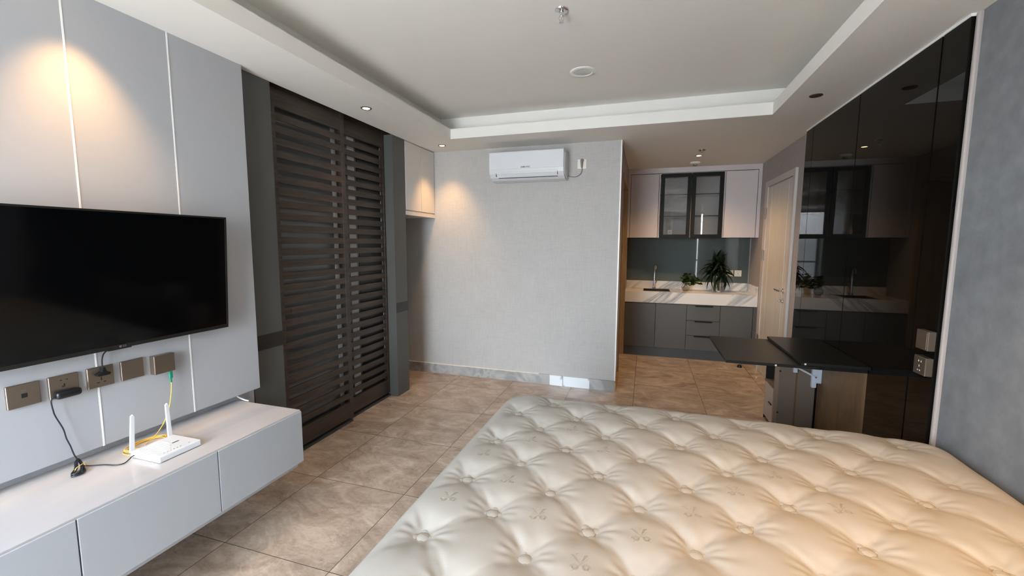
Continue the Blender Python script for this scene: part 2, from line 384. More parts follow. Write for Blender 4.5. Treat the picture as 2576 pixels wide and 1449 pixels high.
# skirting along the back wall
bm = B(); box(bm, -2.85, -0.902, YB - .012, YB, 0, 0.105); box(bm, -0.495, -0.25, YB - .012, YB, 0, 0.105); struct('baseboard_back', bm, m_base_tile)
bm = B(); box(bm, -0.902, -0.495, YB - .013, YB, 0, 0.103)  # bluish-white stretch of the skirting with thin dark veins
struct('trim_1', bm, m_pale_patch)
bm = B(); box(bm, -2.85, -1.02, YB - .016, YB, 0.105, 0.111); struct('trim_2', bm, m_cream_plastic)
bm = B(); box(bm, -0.256, -0.244, YB - .004, YB + .008, 0.105, HS); struct('trim_3', bm, m_inlay)
bm = B(); box(bm, 1.286, XR, 4.30, 4.55, 0, 0.09); box(bm, 1.286, XR, 5.58, 5.70, 0, 0.09); struct('baseboard_right', bm, m_jamb)
bm = B(); box(bm, -0.25, -0.238, YB - .012, 4.56, 0, 0.09); struct('baseboard_hall', bm, m_jamb)
bm = B(); box(bm, 1.276, 1.30, 2.346, 2.368, 0, HS, bev=0.007, seg=3); struct('trim_4', bm, m_trim)

# hall doorway on the left: ochre jamb with strike plate
d2 = thing('door_2', None, None, (-0.31, 5.2, 0)); d2['kind'] = 'structure'
bm = B()
box(bm, -0.40, -0.240, 5.68, 5.74, 0, 2.18); box(bm, -0.40, -0.240, 4.60, 4.64, 0, 2.18); box(bm, -0.40, -0.240, 4.64, 5.68, 2.13, 2.18)
obj('door_jamb', bm, m_jamb, d2)
bx('strike_plate', m_handle_dark, d2, -0.2402, -0.238, 4.605, 4.63, 1.36, 1.45)
bm = B(); box(bm, -1.24, -0.40, 5.69, 5.73, 0, 2.12); obj('door_leaf', bm, m_jamb, d2)

# ------------------------------------------------------------------ door in the right wall
d1 = thing('door_1', None, None, (1.30, 5.05, 0)); d1['kind'] = 'structure'
bm = B()
box(bm, 1.276, 1.30, 4.55, 4.612, 0, 2.155, bev=.003); box(bm, 1.276, 1.30, 5.47, 5.575, 0, 2.155, bev=.003); box(bm, 1.276, 1.30, 4.612, 5.47, 2.09, 2.155, bev=.003)
obj('door_casing', bm, m_casing, d1)
bm = B(); box(bm, 1.286, 1.30, 4.616, 5.466, 0.005, 2.084)
leaf = obj('door_leaf', bm, m_door_wood, d1)
bm = B()
for y in (4.74, 5.32): box(bm, 1.2852, 1.2862, y, y + .004, 0.01, 2.07)
obj('inlay_line', bm, m_inlay, d1)
for z in (1.80, 1.33, 0.35):
    bm = B(); cyl(bm, (1.272, 5.49, z), 0.009, 0.13, seg=12)
    for k in (-.043, 0, .043): cyl(bm, (1.272, 5.49, z + k), 0.0105, 0.006, seg=12)
    box(bm, 1.270, 1.2775, 5.462, 5.52, z - .06, z + .06); obj('hinge', bm, m_bronze, d1, smooth=True)
bm = B(); cyl(bm, (1.281, 4.68, 1.005), 0.026, 0.012, 'X'); cyl(bm, (1.262, 4.68, 1.005), 0.010, 0.04, 'X', 16)
tube(bm, [(1.247, 4.68, 1.005), (1.238, 4.70, 1.005), (1.236, 4.76, 1.004), (1.240, 4.815, 1.006)], 0.010, 10)
obj('door_handle', bm, m_chrome, d1, smooth=True)
bm = B(); cyl(bm, (1.281, 4.68, 0.905), 0.025, 0.012, 'X'); cyl(bm, (1.268, 4.68, 0.905), 0.012, 0.03, 'X', 16); box(bm, 1.246, 1.256, 4.665, 4.70, 0.898, 0.912, bev=.003)
obj('thumb_turn', bm, m_chrome, d1, smooth=True)

# ------------------------------------------------------------------ white panelling behind the television
wp = thing('wall_panelling', 'white panelling with pale vertical inlay strips behind the television', 'wall panelling', (-2.17, 0.3, 0.6))
for a, b_ in ((YR, 0.733), (0.739, 1.112), (1.118, 1.491), (1.497, 1.876)):
    bx('panel', m_white_panel, wp, XW, XP, a, b_, 0.597, HS, bev=.0015)
for y in (0.736, 1.115, 1.494):
    bx('inlay_strip', m_inlay, wp, XW, XP + .0012, y - .003, y + .003, 0.597, HS)

# ------------------------------------------------------------------ floating console
cs = thing('media_console', 'long floating console with pale blue-grey fronts under the television', 'console', (-1.95, 0.3, 0.24))
bx('carcass', m_console, cs, XW, -1.765, YR, 1.745, 0.24, 0.545)
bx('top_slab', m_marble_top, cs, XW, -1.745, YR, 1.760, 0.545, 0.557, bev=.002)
for a, b_ in ((YR, -0.15), (-0.146, 0.331), (0.335, 0.810), (0.814, 1.291), (1.295, 1.763)):
    bx('drawer_front', m_console, cs, -1.763, -1.740, a, b_, 0.268, 0.548, bev=.0015)
bm = B(); tube(bm, [(-2.195, 1.755, 0.60), (-2.19, 1.765, 0.575), (-2.15, 1.768, 0.562), (-2.11, 1.765, 0.5605)], 0.004, 6)
obj('sealant_bead', bm, m_inlay, cs, smooth=True)

# ------------------------------------------------------------------ television
tv = thing('television', 'large black flat television mounted on the white panelling, tilted down', 'television', (-2.10, 1.171, 1.0))
TVZ0, TVZ1 = 1.007, 1.577
tilt = math.atan2(0.033, 0.57)
TM = Matrix.Translation((-2.0905, 1.171, TVZ0)) @ Matrix.Rotation(tilt, 4, 'Y')     # local x = out of the wall, z up
def tvobj(name, bm, mat, parent=tv, smooth=False):
    bmesh.ops.transform(bm, matrix=TM, verts=bm.verts); return obj(name, bm, mat, parent, smooth)
W2 = 0.485; TH = 0.571
bm = B(); box(bm, -0.030, -0.004, -W2, W2, 0, TH, bev=.004); tvobj('housing', bm, m_black)
bm = B(); box(bm, -0.004, 0.0, -W2 + .008, W2 - .008, 0.017, TH - .008); tvobj('screen', bm, m_screen)
bm = B()
box(bm, -0.006, 0.003, -W2, W2, 0, 0.016, bev=.001); box(bm, -0.006, 0.003, -W2, W2, TH - .008, TH, bev=.001)
box(bm, -0.006, 0.003, -W2, -W2 + .008, 0.016, TH - .008); box(bm, -0.006, 0.003, W2 - .008, W2, 0.016, TH - .008)
tvobj('bezel', bm, m_black_satin)
bm = B(); box(bm, -0.012, -0.004, -0.04, 0.045, -0.006, 0.0, bev=.001); tvobj('sensor_bar', bm, m_black)
bm = B(); box(bm, -0.052, -0.030, -0.2, 0.2, 0.1, 0.42, bev=.008); tvobj('rear_cover', bm, m_black)
bm = B(); cyl(bm, (0.0034, 0.0, 0.008), 0.0045, 0.0006, 'X', 20); tvobj('logo_disc', bm, m_logo)
lt = text('logo_lettering', 'LG', 0.011, m_logo, None, (0, 0, 0), (PI / 2, 0, PI / 2), 0.0003, bold=0.0001)
lt.data.transform(TM @ Matrix.Translation((0.0034, 0.015, 0.008))); lt.parent = tv; lt.matrix_parent_inverse = parent_world(tv).inverted()

# ------------------------------------------------------------------ sockets below the television
def plate(name, label, y0, y1, z0, z1, x=XP, dx=0.011, sgn=1, mat=m_bronze, group=None, cat='socket'):
    t = thing(name, label, cat, (x, (y0 + y1) / 2, z0), group)
    bx('face_plate', mat, t, min(x, x + sgn * dx), max(x, x + sgn * dx), y0, y1, z0, z1, bev=.003, seg=3)
    return t
def slots(parent, x, pts, mat=m_dark):
    bm = B()
    for (y, z, w_, h_) in pts: box(bm, x - .0006, x + .0006, y - w_ / 2, y + w_ / 2, z - h_ / 2, z + h_ / 2)
    return obj('socket_hole', bm, mat, parent)
def two_pin(y, z): return [(y - .009, z, .006, .003), (y + .009, z, .006, .003)]
def three_pin(y, z): return [(y, z + .009, .003, .009), (y - .011, z - .008, .009, .003), (y + .011, z - .008, .009, .003), (y, z + .003, .005, .004)]
t = plate('data_outlet', 'leftmost bronze wall plate, with one small square black port', 0.847, 0.937, 0.852, 0.937)
bx('port', m_dark, t, XP + .0108, XP + .0118, 0.885, 0.901, 0.886, 0.902)
bx('indicator', m_logo, t, XP + .0108, XP + .0114, 0.887, 0.899, 0.912, 0.915)
t = plate('wall_socket', 'bronze wall socket holding a black adapter along its bottom', 0.960, 1.050, 0.850, 0.937)
slots(t, XP + .011, two_pin(1.005, 0.918) + [(1.005, 0.897, .004, .012), (1.000, 0.893, .004, .006)])
t = plate('wall_socket', 'bronze wall socket directly below the television logo, with the television plug', 1.077, 1.167, 0.851, 0.937)
slots(t, XP + .011, three_pin(1.122, 0.880))
t = plate('blanking_plate', 'thin blank bronze plate between the plugged socket and the thick box', 1.193, 1.281, 0.851, 0.936, cat='wall plate')
t = plate('fibre_outlet', 'thick bronze wall box with a green plug beneath it', 1.309, 1.398, 0.845, 0.931, dx=0.032, cat='wall plate')

# adapter and its lead
ad = thing('power_adapter', 'black power adapter with bundled black lead running to the router', 'power adapter', (-2.12, 1.0, 0.86))
bm = B(); box(bm, XP + .0115, XP + .040, 0.968, 1.046, 0.850, 0.880, bev=.011, seg=4); obj('adapter_body', bm, m_black, ad, smooth=True)
bm = B(); tube(bm, [(-2.118, 0.975, 0.866), (-2.118, 0.962, 0.862), (-2.12, 0.955, 0.850), (-2.12, 0.958, 0.81), (-2.122, 0.964, 0.785), (-2.124, 0.982, 0.73), (-2.124, 0.988, 0.69), (-2.126, 0.998, 0.655),
          (-2.12, 1.004, 0.615), (-2.115, 1.014, 0.585), (-2.10, 1.018, 0.565)], 0.0023, 8)
tube(bm, [(-2.10, 1.018, 0.566), (-2.085, 1.035, 0.5605), (-2.045, 1.055, 0.5605), (-2.0, 1.066, 0.5605), (-1.982, 1.085, 0.5605), (-1.985, 1.105, 0.565), (-1.988, 1.118, 0.571), (-1.990, 1.1285, 0.572)], 0.0023, 8)
obj('adapter_lead', bm, m_blacklead, ad, smooth=True)
bm = B()
for k in range(5):
    o_ = (k - 2) * 0.004; z_ = 0.5605 + (k % 3) * .004
    tube(bm, [(-2.125 + o_, 1.020, z_ + .02), (-2.09 + o_, 1.010, z_ + .006), (-2.055 + o_, 0.985 + k * .003, z_), (-2.045 + o_, 0.977, z_ + .002), (-2.06 + o_, 0.965 - k * .002, z_), (-2.09 + o_, 0.990, z_ + .006), (-2.12 + o_, 1.008, z_ + .022)], 0.0021, 6, closed=True)
obj('lead_bundle', bm, m_blacklead, ad, smooth=True)
bm = B(); tube(bm, [(-2.082, 0.985, 0.5608), (-2.076, 0.985, 0.578), (-2.088, 1.018, 0.580), (-2.096, 1.02, 0.5608)], 0.0016, 6, closed=True); obj('cable_tie', bm, m_yellow, ad, smooth=True)
# television plug
tp = thing('power_plug', 'black plug on a short lead from the television', 'plug', (-2.12, 1.12, 0.93))
bm = B(); prism(bm, [(1.103, 0.902), (1.141, 0.902), (1.145, 0.910), (1.131, 0.918), (1.126, 0.936), (1.120, 0.936), (1.116, 0.918), (1.099, 0.910)], 'X', XP + .0115, XP + .034)
obj('plug_body', bm, m_black, tp)
bm = B(); tube(bm, [(-2.125, 1.123, 0.934), (-2.125, 1.124, 0.965), (-2.122, 1.13, 0.990), (-2.118, 1.145, 1.003), (-2.112, 1.17, 1.0055)], 0.0026, 8); obj('plug_lead', bm, m_black, tp, smooth=True)

# fibre cable
fc = thing('fibre_cable', 'yellow cable hanging from the thick bronze box and coiled behind the router', 'cable', (-2.1, 1.25, 0.56))
bm = B(); box(bm, -2.128, -2.118, 1.372, 1.386, 0.810, 0.845, bev=.002); box(bm, -2.126, -2.120, 1.376, 1.382, 0.790, 0.812); obj('fibre_plug', bm, m_greenplug, fc)
bm = B(); tube(bm, [(-2.123, 1.379, 0.79), (-2.122, 1.374, 0.74), (-2.12, 1.360, 0.68), (-2.115, 1.335, 0.625), (-2.105, 1.295, 0.585), (-2.09, 1.25, 0.566), (-2.075, 1.22, 0.562)], 0.0019, 7)
for k in range(7):
    a0 = k * .9; cx_, cy_ = -2.075 + .006 * math.sin(k * 2.1), 1.235 + .012 * math.cos(k * 1.7)
    rx_, ry_ = 0.045 + .004 * math.sin(k), 0.075 + .008 * math.cos(k * 2.3)
    tube(bm, [(cx_ + rx_ * math.cos(a), cy_ + ry_ * math.sin(a), 0.5595 + .0016 * k) for a in [2 * PI * i / 14 for i in range(14)]], 0.0017, 6, closed=True)
tube(bm, [(-2.09, 1.19, 0.566), (-2.10, 1.165, 0.5595), (-2.085, 1.142, 0.5595), (-2.05, 1.138, 0.5595), (-2.035, 1.15, 0.5595), (-2.04, 1.17, 0.562)], 0.0017, 6)
obj('fibre_lead', bm, m_yellow, fc, smooth=True)

# router
rt = thing('router', 'white router with two upright antennas on the console', 'router', (-1.94, 1.21, 0.557))
bm = B()
box(bm, -2.015, -1.845, 1.130, 1.300, 0.559, 0.585, bev=.004, seg=2); RB = obj('router_body', bm, m_white, rt)
bm = B()
for i in range(13):
    y = 1.142 + i * .0075; L_ = 0.13 - max(0, i - 6) * .012
    box(bm, -1.995, -1.995 + L_, y, y + .0025, 0.5845, 0.5862)
obj('vent_ridges', bm, m_white, rt)
bm = B()
bm.free()
for yy in [1.160 + i * .013 for i in range(6)] + [1.261]: bx('indicator_light', m_logo, rt, -1.868, -1.864, yy, yy + .0055, 0.585, 0.5856)
bm = B(); box(bm, -1.93, -1.922, 1.235, 1.262, 0.585, 0.5857, bev=.0002); obj('logo_mark', bm, m_text_dark, rt)
for i, (y, dy) in enumerate(((1.140, .012), (1.290, -.004))):
    bm = B(); prism(bm, [(y - .008, 0.575), (y + .008, 0.575), (y + .006 + dy, 0.722), (y + .001 + dy, 0.733), (y - .006 + dy, 0.727)], 'X', -2.026, -2.018); obj('antenna', bm, m_white, rt)

# ------------------------------------------------------------------ grey-green pillars either side of the louvred doors
def pillar(label, y0, y1, x_back):
    t = thing('pillar', label, 'pillar', (-2.2, (y0 + y1) / 2, 0), 'grey-green pillars framing the louvred doors')
    bx('pillar_panel', m_greencol, t, x_back, -2.198, y0, y1, 0, HS)
    bx('dark_band', m_band, t, -2.1985, -2.196, y0 + .001, y1 - .001, 0.800, 0.892)
    return t
pillar('grey-green pillar with dark band between the console and the louvred doors', 1.885, 2.105, -2.40)
pillar('grey-green pillar with dark band between the louvred doors and back wall', 3.405, 3.605, -2.84)

# ------------------------------------------------------------------ louvred sliding doors
def louvred(label, x, y0, y1, sl0, sl1, z0, z1):
    t = thing('sliding_door', label, 'sliding door', (x, (y0 + y1) / 2, z0), 'dark louvred sliding doors')
    bx('stile', m_slat, t, x - .030, x, y0, sl0, z0, z1, bev=.001); bx('stile', m_slat, t, x - .030, x, sl1, y1, z0, z1, bev=.001)
    P_, n_, sh = 0.0778, 28, 0.033; s0 = 0.165
    bx('bottom_rail', m_slat, t, x - .029, x - .001, sl0, sl1, z0, s0); bx('top_rail', m_slat, t, x - .029, x - .001, sl0, sl1, s0 + P_ * 27 + sh, z1)
    for k in range(27):
        bx('slat', m_slat, t, x - .014, x - .002, sl0, sl1, s0 + P_ * k + sh, s0 + P_ * (k + 1))
    return t
louvred('nearer louvred sliding door of dark brown slats, next to the console', -2.245, 2.115, 2.822, 2.18, 2.779, 0.035, 2.48)
louvred('farther louvred sliding door of dark brown slats, running behind the nearer', -2.285, 2.80, 3.50, 2.862, 3.378, 0.035, 2.48)
wg = thing('smoked_glass_panel', 'smoked glass behind the dark slats of the louvred doors', 'glass panel', (-2.33, 2.8, 0.02))
bx('glass_sheet', m_mirror, wg, -2.335, -2.328, 2.12, 3.60, 0.02, 2.50)
bx('pale_strip', m_room_white, wg, -2.327, -2.322, 2.945, 3.030, 0.02, 2.50)
bx('pale_strip', m_room_white, wg, -2.327, -2.322, 2.765, 2.850, 0.02, 2.50)  # bright reflection at the nearer door's slat ends, put in as pale colour
bx('dark_strip', m_band, wg, -2.327, -2.322, 3.060, 3.370, 0.02, 2.50)
bx('pale_strip', m_room_white, wg, -2.327, -2.322, 3.390, 3.402, 0.02, 2.50)
bm = B(); box(bm, -2.36, -2.238, 2.105, 2.80, 0, 0.018); box(bm, -2.36, -2.278, 2.80, 3.405, 0, 0.018); struct('trim_5', bm, m_sill)
bm = B(); box(bm, -2.36, -2.205, 2.105, 3.405, 2.485, 2.53); box(bm, -2.24, -2.225, 2.105, 3.405, 2.44, 2.49); struct('trim_6', bm, m_sill)

# ------------------------------------------------------------------ white cupboard near the back left corner
cb = thing('wall_cupboard', 'cream two-door wall cupboard in the back left corner under the ceiling', 'wall cabinet', (-2.5, 3.9, 1.72))
bx('carcass', m_cab_white, cb, -2.84, -2.215, 3.612, 4.185, 1.722, 2.41)
bx('light_rail', m_cab_white, cb, -2.215, -2.190, 3.608, 4.190, 1.720, 1.758, bev=.001)
for a, b_ in ((3.612, 3.903), (3.907, 4.183)): bx('cupboard_door', m_cab_white, cb, -2.213, -2.195, a, b_, 1.768, 2.408, bev=.001)
# ------------------------------------------------------------------ mattress
BUT = []
BX0, BX1, BY0, BY1 = -0.745, 1.285, 0.47, 2.325
jy = 1.052 - 0.163 * 4
row = 0
y = jy
while y < BY1 - 0.10:
    off = -0.60 if row % 2 == 0 else -0.445
    x = off
    while x < BX1 - 0.10:
        if x > BX0 + .09 and y > BY0 + .08: BUT.append((x + 0.004 * math.sin(7 * x + 3 * y), y + 0.004 * math.cos(5 * x)))
        x += 0.307
    y += 0.163; row += 1
BUTA = np.array(BUT)
def mattress_height(X, Y):
    H = np.zeros_like(X); 
    fall = np.zeros_like(X)
    for (bx_, by_) in BUT:
        dx = X - bx_; dy = Y - by_; r = np.sqrt(dx * dx + dy * dy)
        m_ = r < 0.26
        rr_ = r[m_]; th = np.arctan2(dy[m_], dx[m_])
        ph = (bx_ * 13.7 + by_ * 7.3)
        g = -0.017 * np.exp(-(rr_ / 0.075) ** 2) - 0.010 * np.exp(-(rr_ / 0.036) ** 4)
        wr = 0.0017 * np.cos(9 * th + ph + 2 * np.sin(2 * th)) * np.exp(-((rr_ - 0.062) / 0.024) ** 2) + 0.0013 * np.cos(6 * th + 2 * ph + np.sin(3 * th)) * np.exp(-((rr_ - 0.09) / 0.03) ** 2)
        # pleats towards the four diagonal neighbours, fading with distance
        cr = np.zeros_like(rr_)
        for s1 in (1, -1):
            for s2 in (1, -1):
                ux, uy = s1 * 0.1535, s2 * 0.163; L_ = math.hypot(ux, uy); ux /= L_; uy /= L_
                al = dx[m_] * ux + dy[m_] * uy; pe = dx[m_] * -uy + dy[m_] * ux
                cv = 0.010 * np.sin(np.clip(al, 0, .22) / .22 * PI) * (1 if s1 * s2 > 0 else -1)
                pe = np.sqrt((pe - cv) ** 2 + 0.0035 ** 2)
                on_ = (al > 0)
                cr -= on_ * (0.0095 * np.exp(-np.abs(pe) / 0.006) * np.exp(-(al / 0.10) ** 2) * (1.25 if s2 > 0 else 0.7) + 0.005 * np.exp(-(pe / 0.03) ** 2) * np.exp(-(al / 0.12) ** 2))
        H[m_] += g + wr + cr * (1 - np.exp(-(rr_ / 0.042) ** 4))
    return H
def build_mattress():
    st = 0.0066
    nx = int((BX1 - BX0) / st); ny = int((BY1 - BY0) / st)
    xs = np.linspace(BX0, BX1, nx + 1); ys = np.linspace(BY0, BY1, ny + 1)
    X, Y = np.meshgrid(xs, ys, indexing='ij')
    cx_, cy_ = (BX0 + BX1) / 2, (BY0 + BY1) / 2; hx, hy = (BX1 - BX0) / 2, (BY1 - BY0) / 2; rc = 0.16
    qx = np.abs(X - cx_) - (hx - rc); qy = np.abs(Y - cy_) - (hy - rc)
    out = (qx > 0) & (qy > 0) & (np.hypot(qx, qy) > rc)
    k = np.where(out, rc / np.maximum(np.hypot(qx, qy), 1e-6), 1)
    X = np.where(out, cx_ + np.sign(X - cx_) * (hx - rc + qx * k), X); Y = np.where(out, cy_ + np.sign(Y - cy_) * (hy - rc + qy * k), Y)
    qx = np.abs(X - cx_) - (hx - rc); qy = np.abs(Y - cy_) - (hy - rc)
    sd = np.minimum(np.maximum(qx, qy), 0) + np.hypot(np.maximum(qx, 0), np.maximum(qy, 0)) - rc
    d = np.maximum(-sd, 0)
    re = 0.10
    e_ = np.clip(1 - d / re, 0, 1); edge = -0.085 * (1 - np.sqrt(np.maximum(1 - e_ ** 2.4, 0)))
    wide = -0.018 * np.exp(-(d / 0.16) ** 2)
    H = mattress_height(X, Y)
    wob = 0.0035 * np.sin(3.1 * X + 1.3) * np.cos(2.7 * Y + .4) + 0.0012 * np.sin(17 * X + 5 * Y) + 0.001 * np.sin(23 * Y - 9 * X)
    Z = 0.607 + wob + H * np.clip(d / 0.05, 0, 1) + edge + wide * 0.6
    # edge scallops where the side pleats pull in
    verts = np.stack([X, Y, Z], -1).reshape(-1, 3).tolist()
    idx = lambda i, j: i * (ny + 1) + j
    faces = [(idx(i, j), idx(i + 1, j), idx(i + 1, j + 1), idx(i, j + 1)) for i in range(nx) for j in range(ny)]
    loop = [idx(i, 0) for i in range(nx)] + [idx(nx, j) for j in range(ny)] + [idx(i, ny) for i in range(nx, 0, -1)] + [idx(0, j) for j in range(ny, 0, -1)]
    prev = loop
    for (dz, sc) in ((-0.03, 0.004), (-0.08, 0.006), (-0.14, 0.004), (-0.19, -0.002), (-0.21, -0.015)):
        cur = []
        for q, vi in enumerate(loop):
            v = verts[vi]; dx, dy = v[0] - cx_, v[1] - cy_
            nx_ = 1 if abs(abs(dx) - hx) < 1e-4 else 0
            l_ = math.hypot(dx / hx, dy / hy) + 1e-6
            xx = v[0] + sc * dx / hx / l_; xx = min(xx, 1.286)
            verts.append([xx, v[1] + sc * dy / hy / l_, 0.52 + dz]); cur.append(len(verts) - 1)
        for q in range(len(loop)):
            r = (q + 1) % len(loop); faces.append((prev[q], cur[q], cur[r], prev[r]))
        prev = cur
    faces.append(tuple(prev))
    me = bpy.data.meshes.new('mattress_cover'); me.from_pydata(verts, [], faces); me.validate(); me.update()
    for p in me.polygons: p.use_smooth = True
    me.materials.append(m_fabric)
    return me
bed = thing('mattress', 'cream button-tufted mattress filling the right foreground', 'mattress', (0.27, 1.4, 0.31))
mo = bpy.data.objects.new('mattress_cover', build_mattress()); C.objects.link(mo); mo.parent = bed; mo.matrix_parent_inverse = parent_world(bed).inverted()
# fabric tuft buttons: a round knot with pointed petals of cloth around it
def petal_button():
    bm = B()
    def dome(cx_, cy_, rx_, ry_, rot_, h_, z_, pt=0.0, n=20):
        top = bm.verts.new((cx_, cy_, z_ + h_)); rings = []
        for f_ in (0.35, 0.7, 0.9, 1.0):
            ring = []
            for i in range(n):
                a = 2 * PI * i / n; px_ = rx_ * f_ * math.cos(a); py_ = ry_ * f_ * math.sin(a) * (1 - pt * abs(math.cos(a)) ** 2.2)
                ring.append(bm.verts.new((cx_ + px_ * math.cos(rot_) - py_ * math.sin(rot_), cy_ + px_ * math.sin(rot_) + py_ * math.cos(rot_), z_ + h_ * (1 - f_ ** 2.6))))
            rings.append(ring)
        for i in range(n): bm.faces.new((top, rings[0][i], rings[0][(i + 1) % n]))
        for a_, b_ in zip(rings, rings[1:]):
            for i in range(n): bm.faces.new((a_[i], b_[i], b_[(i + 1) % n], a_[(i + 1) % n]))
    for k, (ang, ln) in enumerate(((0.3, .019), (0.3 + PI / 2, .021), (0.3 + PI, .017), (0.3 - PI / 2, .018))):
        dome(0.030 * math.cos(ang), 0.030 * math.sin(ang), ln * 1.25, 0.016, ang, 0.0035, 0.0005, 0.75)
    dome(0, 0, 0.021, 0.021, 0, 0.0062, 0.001)
    return bm
bme = petal_button(); ob0 = obj('tuft_button', bme, m_button, bed, smooth=True)
bm = B()
tube(bm, [(-0.0205, -0.004, 0.002), (-0.010, -0.001, 0.0065), (0, 0.001, 0.0075), (0.010, 0.001, 0.0065), (0.0205, 0.003, 0.002)], 0.0006, 5)
tube(bm, [(0.0213 * math.cos(a), 0.0213 * math.sin(a), 0.0018) for a in [2 * PI * i / 16 for i in range(16)]], 0.0008, 5, closed=True)
for ang, ln in ((0.3, .019), (0.3 + PI / 2, .021), (0.3 + PI, .017), (0.3 - PI / 2, .018)):
    L_ = ln * 1.25; ox, oy = 0.030 * math.cos(ang), 0.030 * math.sin(ang); pts = []
    for a in [2 * PI * i / 18 for i in range(18)]:
        u = L_ * math.cos(a); v = 0.016 * math.sin(a) * (1 - .75 * abs(math.cos(a)) ** 2.2)
        pts.append((ox + u * math.cos(ang) - v * math.sin(ang), oy + u * math.sin(ang) + v * math.cos(ang), 0.0012))
    tube(bm, pts, 0.0007, 5, closed=True, smooth=False)
obj_st = None
st0 = obj('button_stitching', bm, m_thread, ob0, smooth=True)
hb = mattress_height(BUTA[:, 0], BUTA[:, 1])
first = True
for i, (bx_, by_) in enumerate(BUT):
    z_ = 0.607 + hb[i] + 0.0035 * math.sin(3.1 * bx_ + 1.3) * math.cos(2.7 * by_ + .4) + 0.0005
    dmin = min(bx_ - BX0, BX1 - bx_, by_ - BY0, BY1 - by_)
    z_ += -0.0108 * math.exp(-(dmin / .16) ** 2)
    if first: o = ob0; first = False
    else:
        o = ob0.copy(); C.objects.link(o); s_ = st0.copy(); C.objects.link(s_); s_.parent = o; s_.matrix_parent_inverse = Matrix()
    o.matrix_parent_inverse = Matrix(); o.location = Vector((bx_, by_, z_)) - bed.location
    o.rotation_euler = (0, 0, 0.25 * math.sin(i * 2.3))
st0.matrix_parent_inverse = Matrix()
# embroidered scroll motifs lying on the fabric
def hz(x_, y_):
    a = np.array([x_]); b_ = np.array([y_]); h_ = mattress_height(a, b_)[0]
    dm = min(x_ - BX0, BX1 - x_, y_ - BY0, BY1 - y_)
    e_ = min(max(1 - dm / .10, 0), 1)
    return 0.607 + h_ + 0.0035 * math.sin(3.1 * x_ + 1.3) * math.cos(2.7 * y_ + .4) + 0.0012 * math.sin(17 * x_ + 5 * y_) + 0.001 * math.sin(23 * y_ - 9 * x_) - 0.0108 * math.exp(-(dm / .16) ** 2) - 0.085 * (1 - math.sqrt(max(1 - e_ ** 2.4, 0)))
def motif(cx_, cy_, s_, rot_):
    bm = B()
    def add(pts):
        out = []
        for (u, v) in pts:
            x_ = cx_ + s_ * (u * math.cos(rot_) - v * math.sin(rot_)); y_ = cy_ + s_ * (u * math.sin(rot_) + v * math.cos(rot_)); out.append((x_, y_, hz(x_, y_) + .0002))
        tube(bm, out, 0.00055, 4, smooth=False)
    for sgn in (-1, 1):
        for q in range(3):
            R_ = 1 - q * .2
            add([(sgn * (0.42 + 0.36 * R_ * math.cos(a) * (1 - a / 14)), -0.35 + 0.36 * R_ * math.sin(a) * (1 - a / 14)) for a in [i * .35 for i in range(20)]])
            add([(sgn * (0.10 + 0.10 * q + 0.75 * t - .35 * t * t), 0.15 + .12 * q + 0.75 * math.sin(t * 2.2) * (1 - q * .15)) for t in [i / 10 for i in range(11)]])
        add([(sgn * (0.7 - 1.3 * t), -0.75 + 1.25 * t) for t in [i / 8 for i in range(9)]])
    add([(0.22 * math.cos(a), 0.95 + 0.16 * math.sin(a)) for a in [i * .4 for i in range(16)]])
    return obj('embroidered_motif', bm, m_thread, bed)
for cx_, cy_ in ((-0.60, 1.215), (-0.293, 1.215), (-0.60, 1.541), (-0.445, 1.378), (0.014, 1.215), (-0.138, 1.052), (-0.138, 1.704), (0.321, 1.541), (0.169, 1.378), (-0.445, 1.704), (-0.293, 1.867), (0.476, 1.704), (0.628, 1.541), (0.321, 1.867)):
    motif(cx_, cy_, 0.036, 0.2)
# bed base under the mattress
bb = thing('bed_base', 'low dark bed base carrying the tufted mattress', 'bed base', (0.27, 1.4, 0))
bx('base_box', m_band, bb, -0.69, 1.28, 0.52, 2.26, 0.05, 0.309, bev=.01)
for x in (-0.6, 1.15):
    for y in (0.62, 2.15): bx('foot', m_black, bb, x, x + .07, y, y + .07, 0, 0.05)
# ------------------------------------------------------------------ black gloss wall cabinet
bk = thing('panelled_wardrobe', 'tall glossy black panelled wardrobe along the right wall', 'wardrobe', (1.28, 3.33, 0))
ZT = HS - .012
def bpanel(poly): bm = B(); prism(bm, poly, 'X', 1.265, 1.2995); return obj('gloss_panel', bm, m_black_gloss, bk)
for poly in ([(2.372, 0), (2.543, 0), (2.543, ZT), (2.372, ZT)],
             [(2.555, 0), (2.938, 0), (2.938, 0.735), (3.331, 0.735), (3.331, ZT), (2.555, ZT)],
             [(3.341, 0.735), (3.662, 0.735), (3.662, 0), (4.125, 0), (4.125, ZT), (3.341, ZT)],
             [(4.133, 0), (4.29, 0), (4.29, ZT), (4.133, ZT)]): bpanel(poly)
bx('backing', m_black, bk, 1.285, 1.2997, 2.374, 4.288, 0.0, ZT - .002)
bx('wood_board', m_veneer, bk, 1.270, 1.2845, 2.94, 3.66, 0.01, 0.73)
bm = B(); box(bm, 1.262, 1.2998, 2.370, 4.292, ZT, HS); tag(obj('filler_strip', bm, m_inlay, bk))
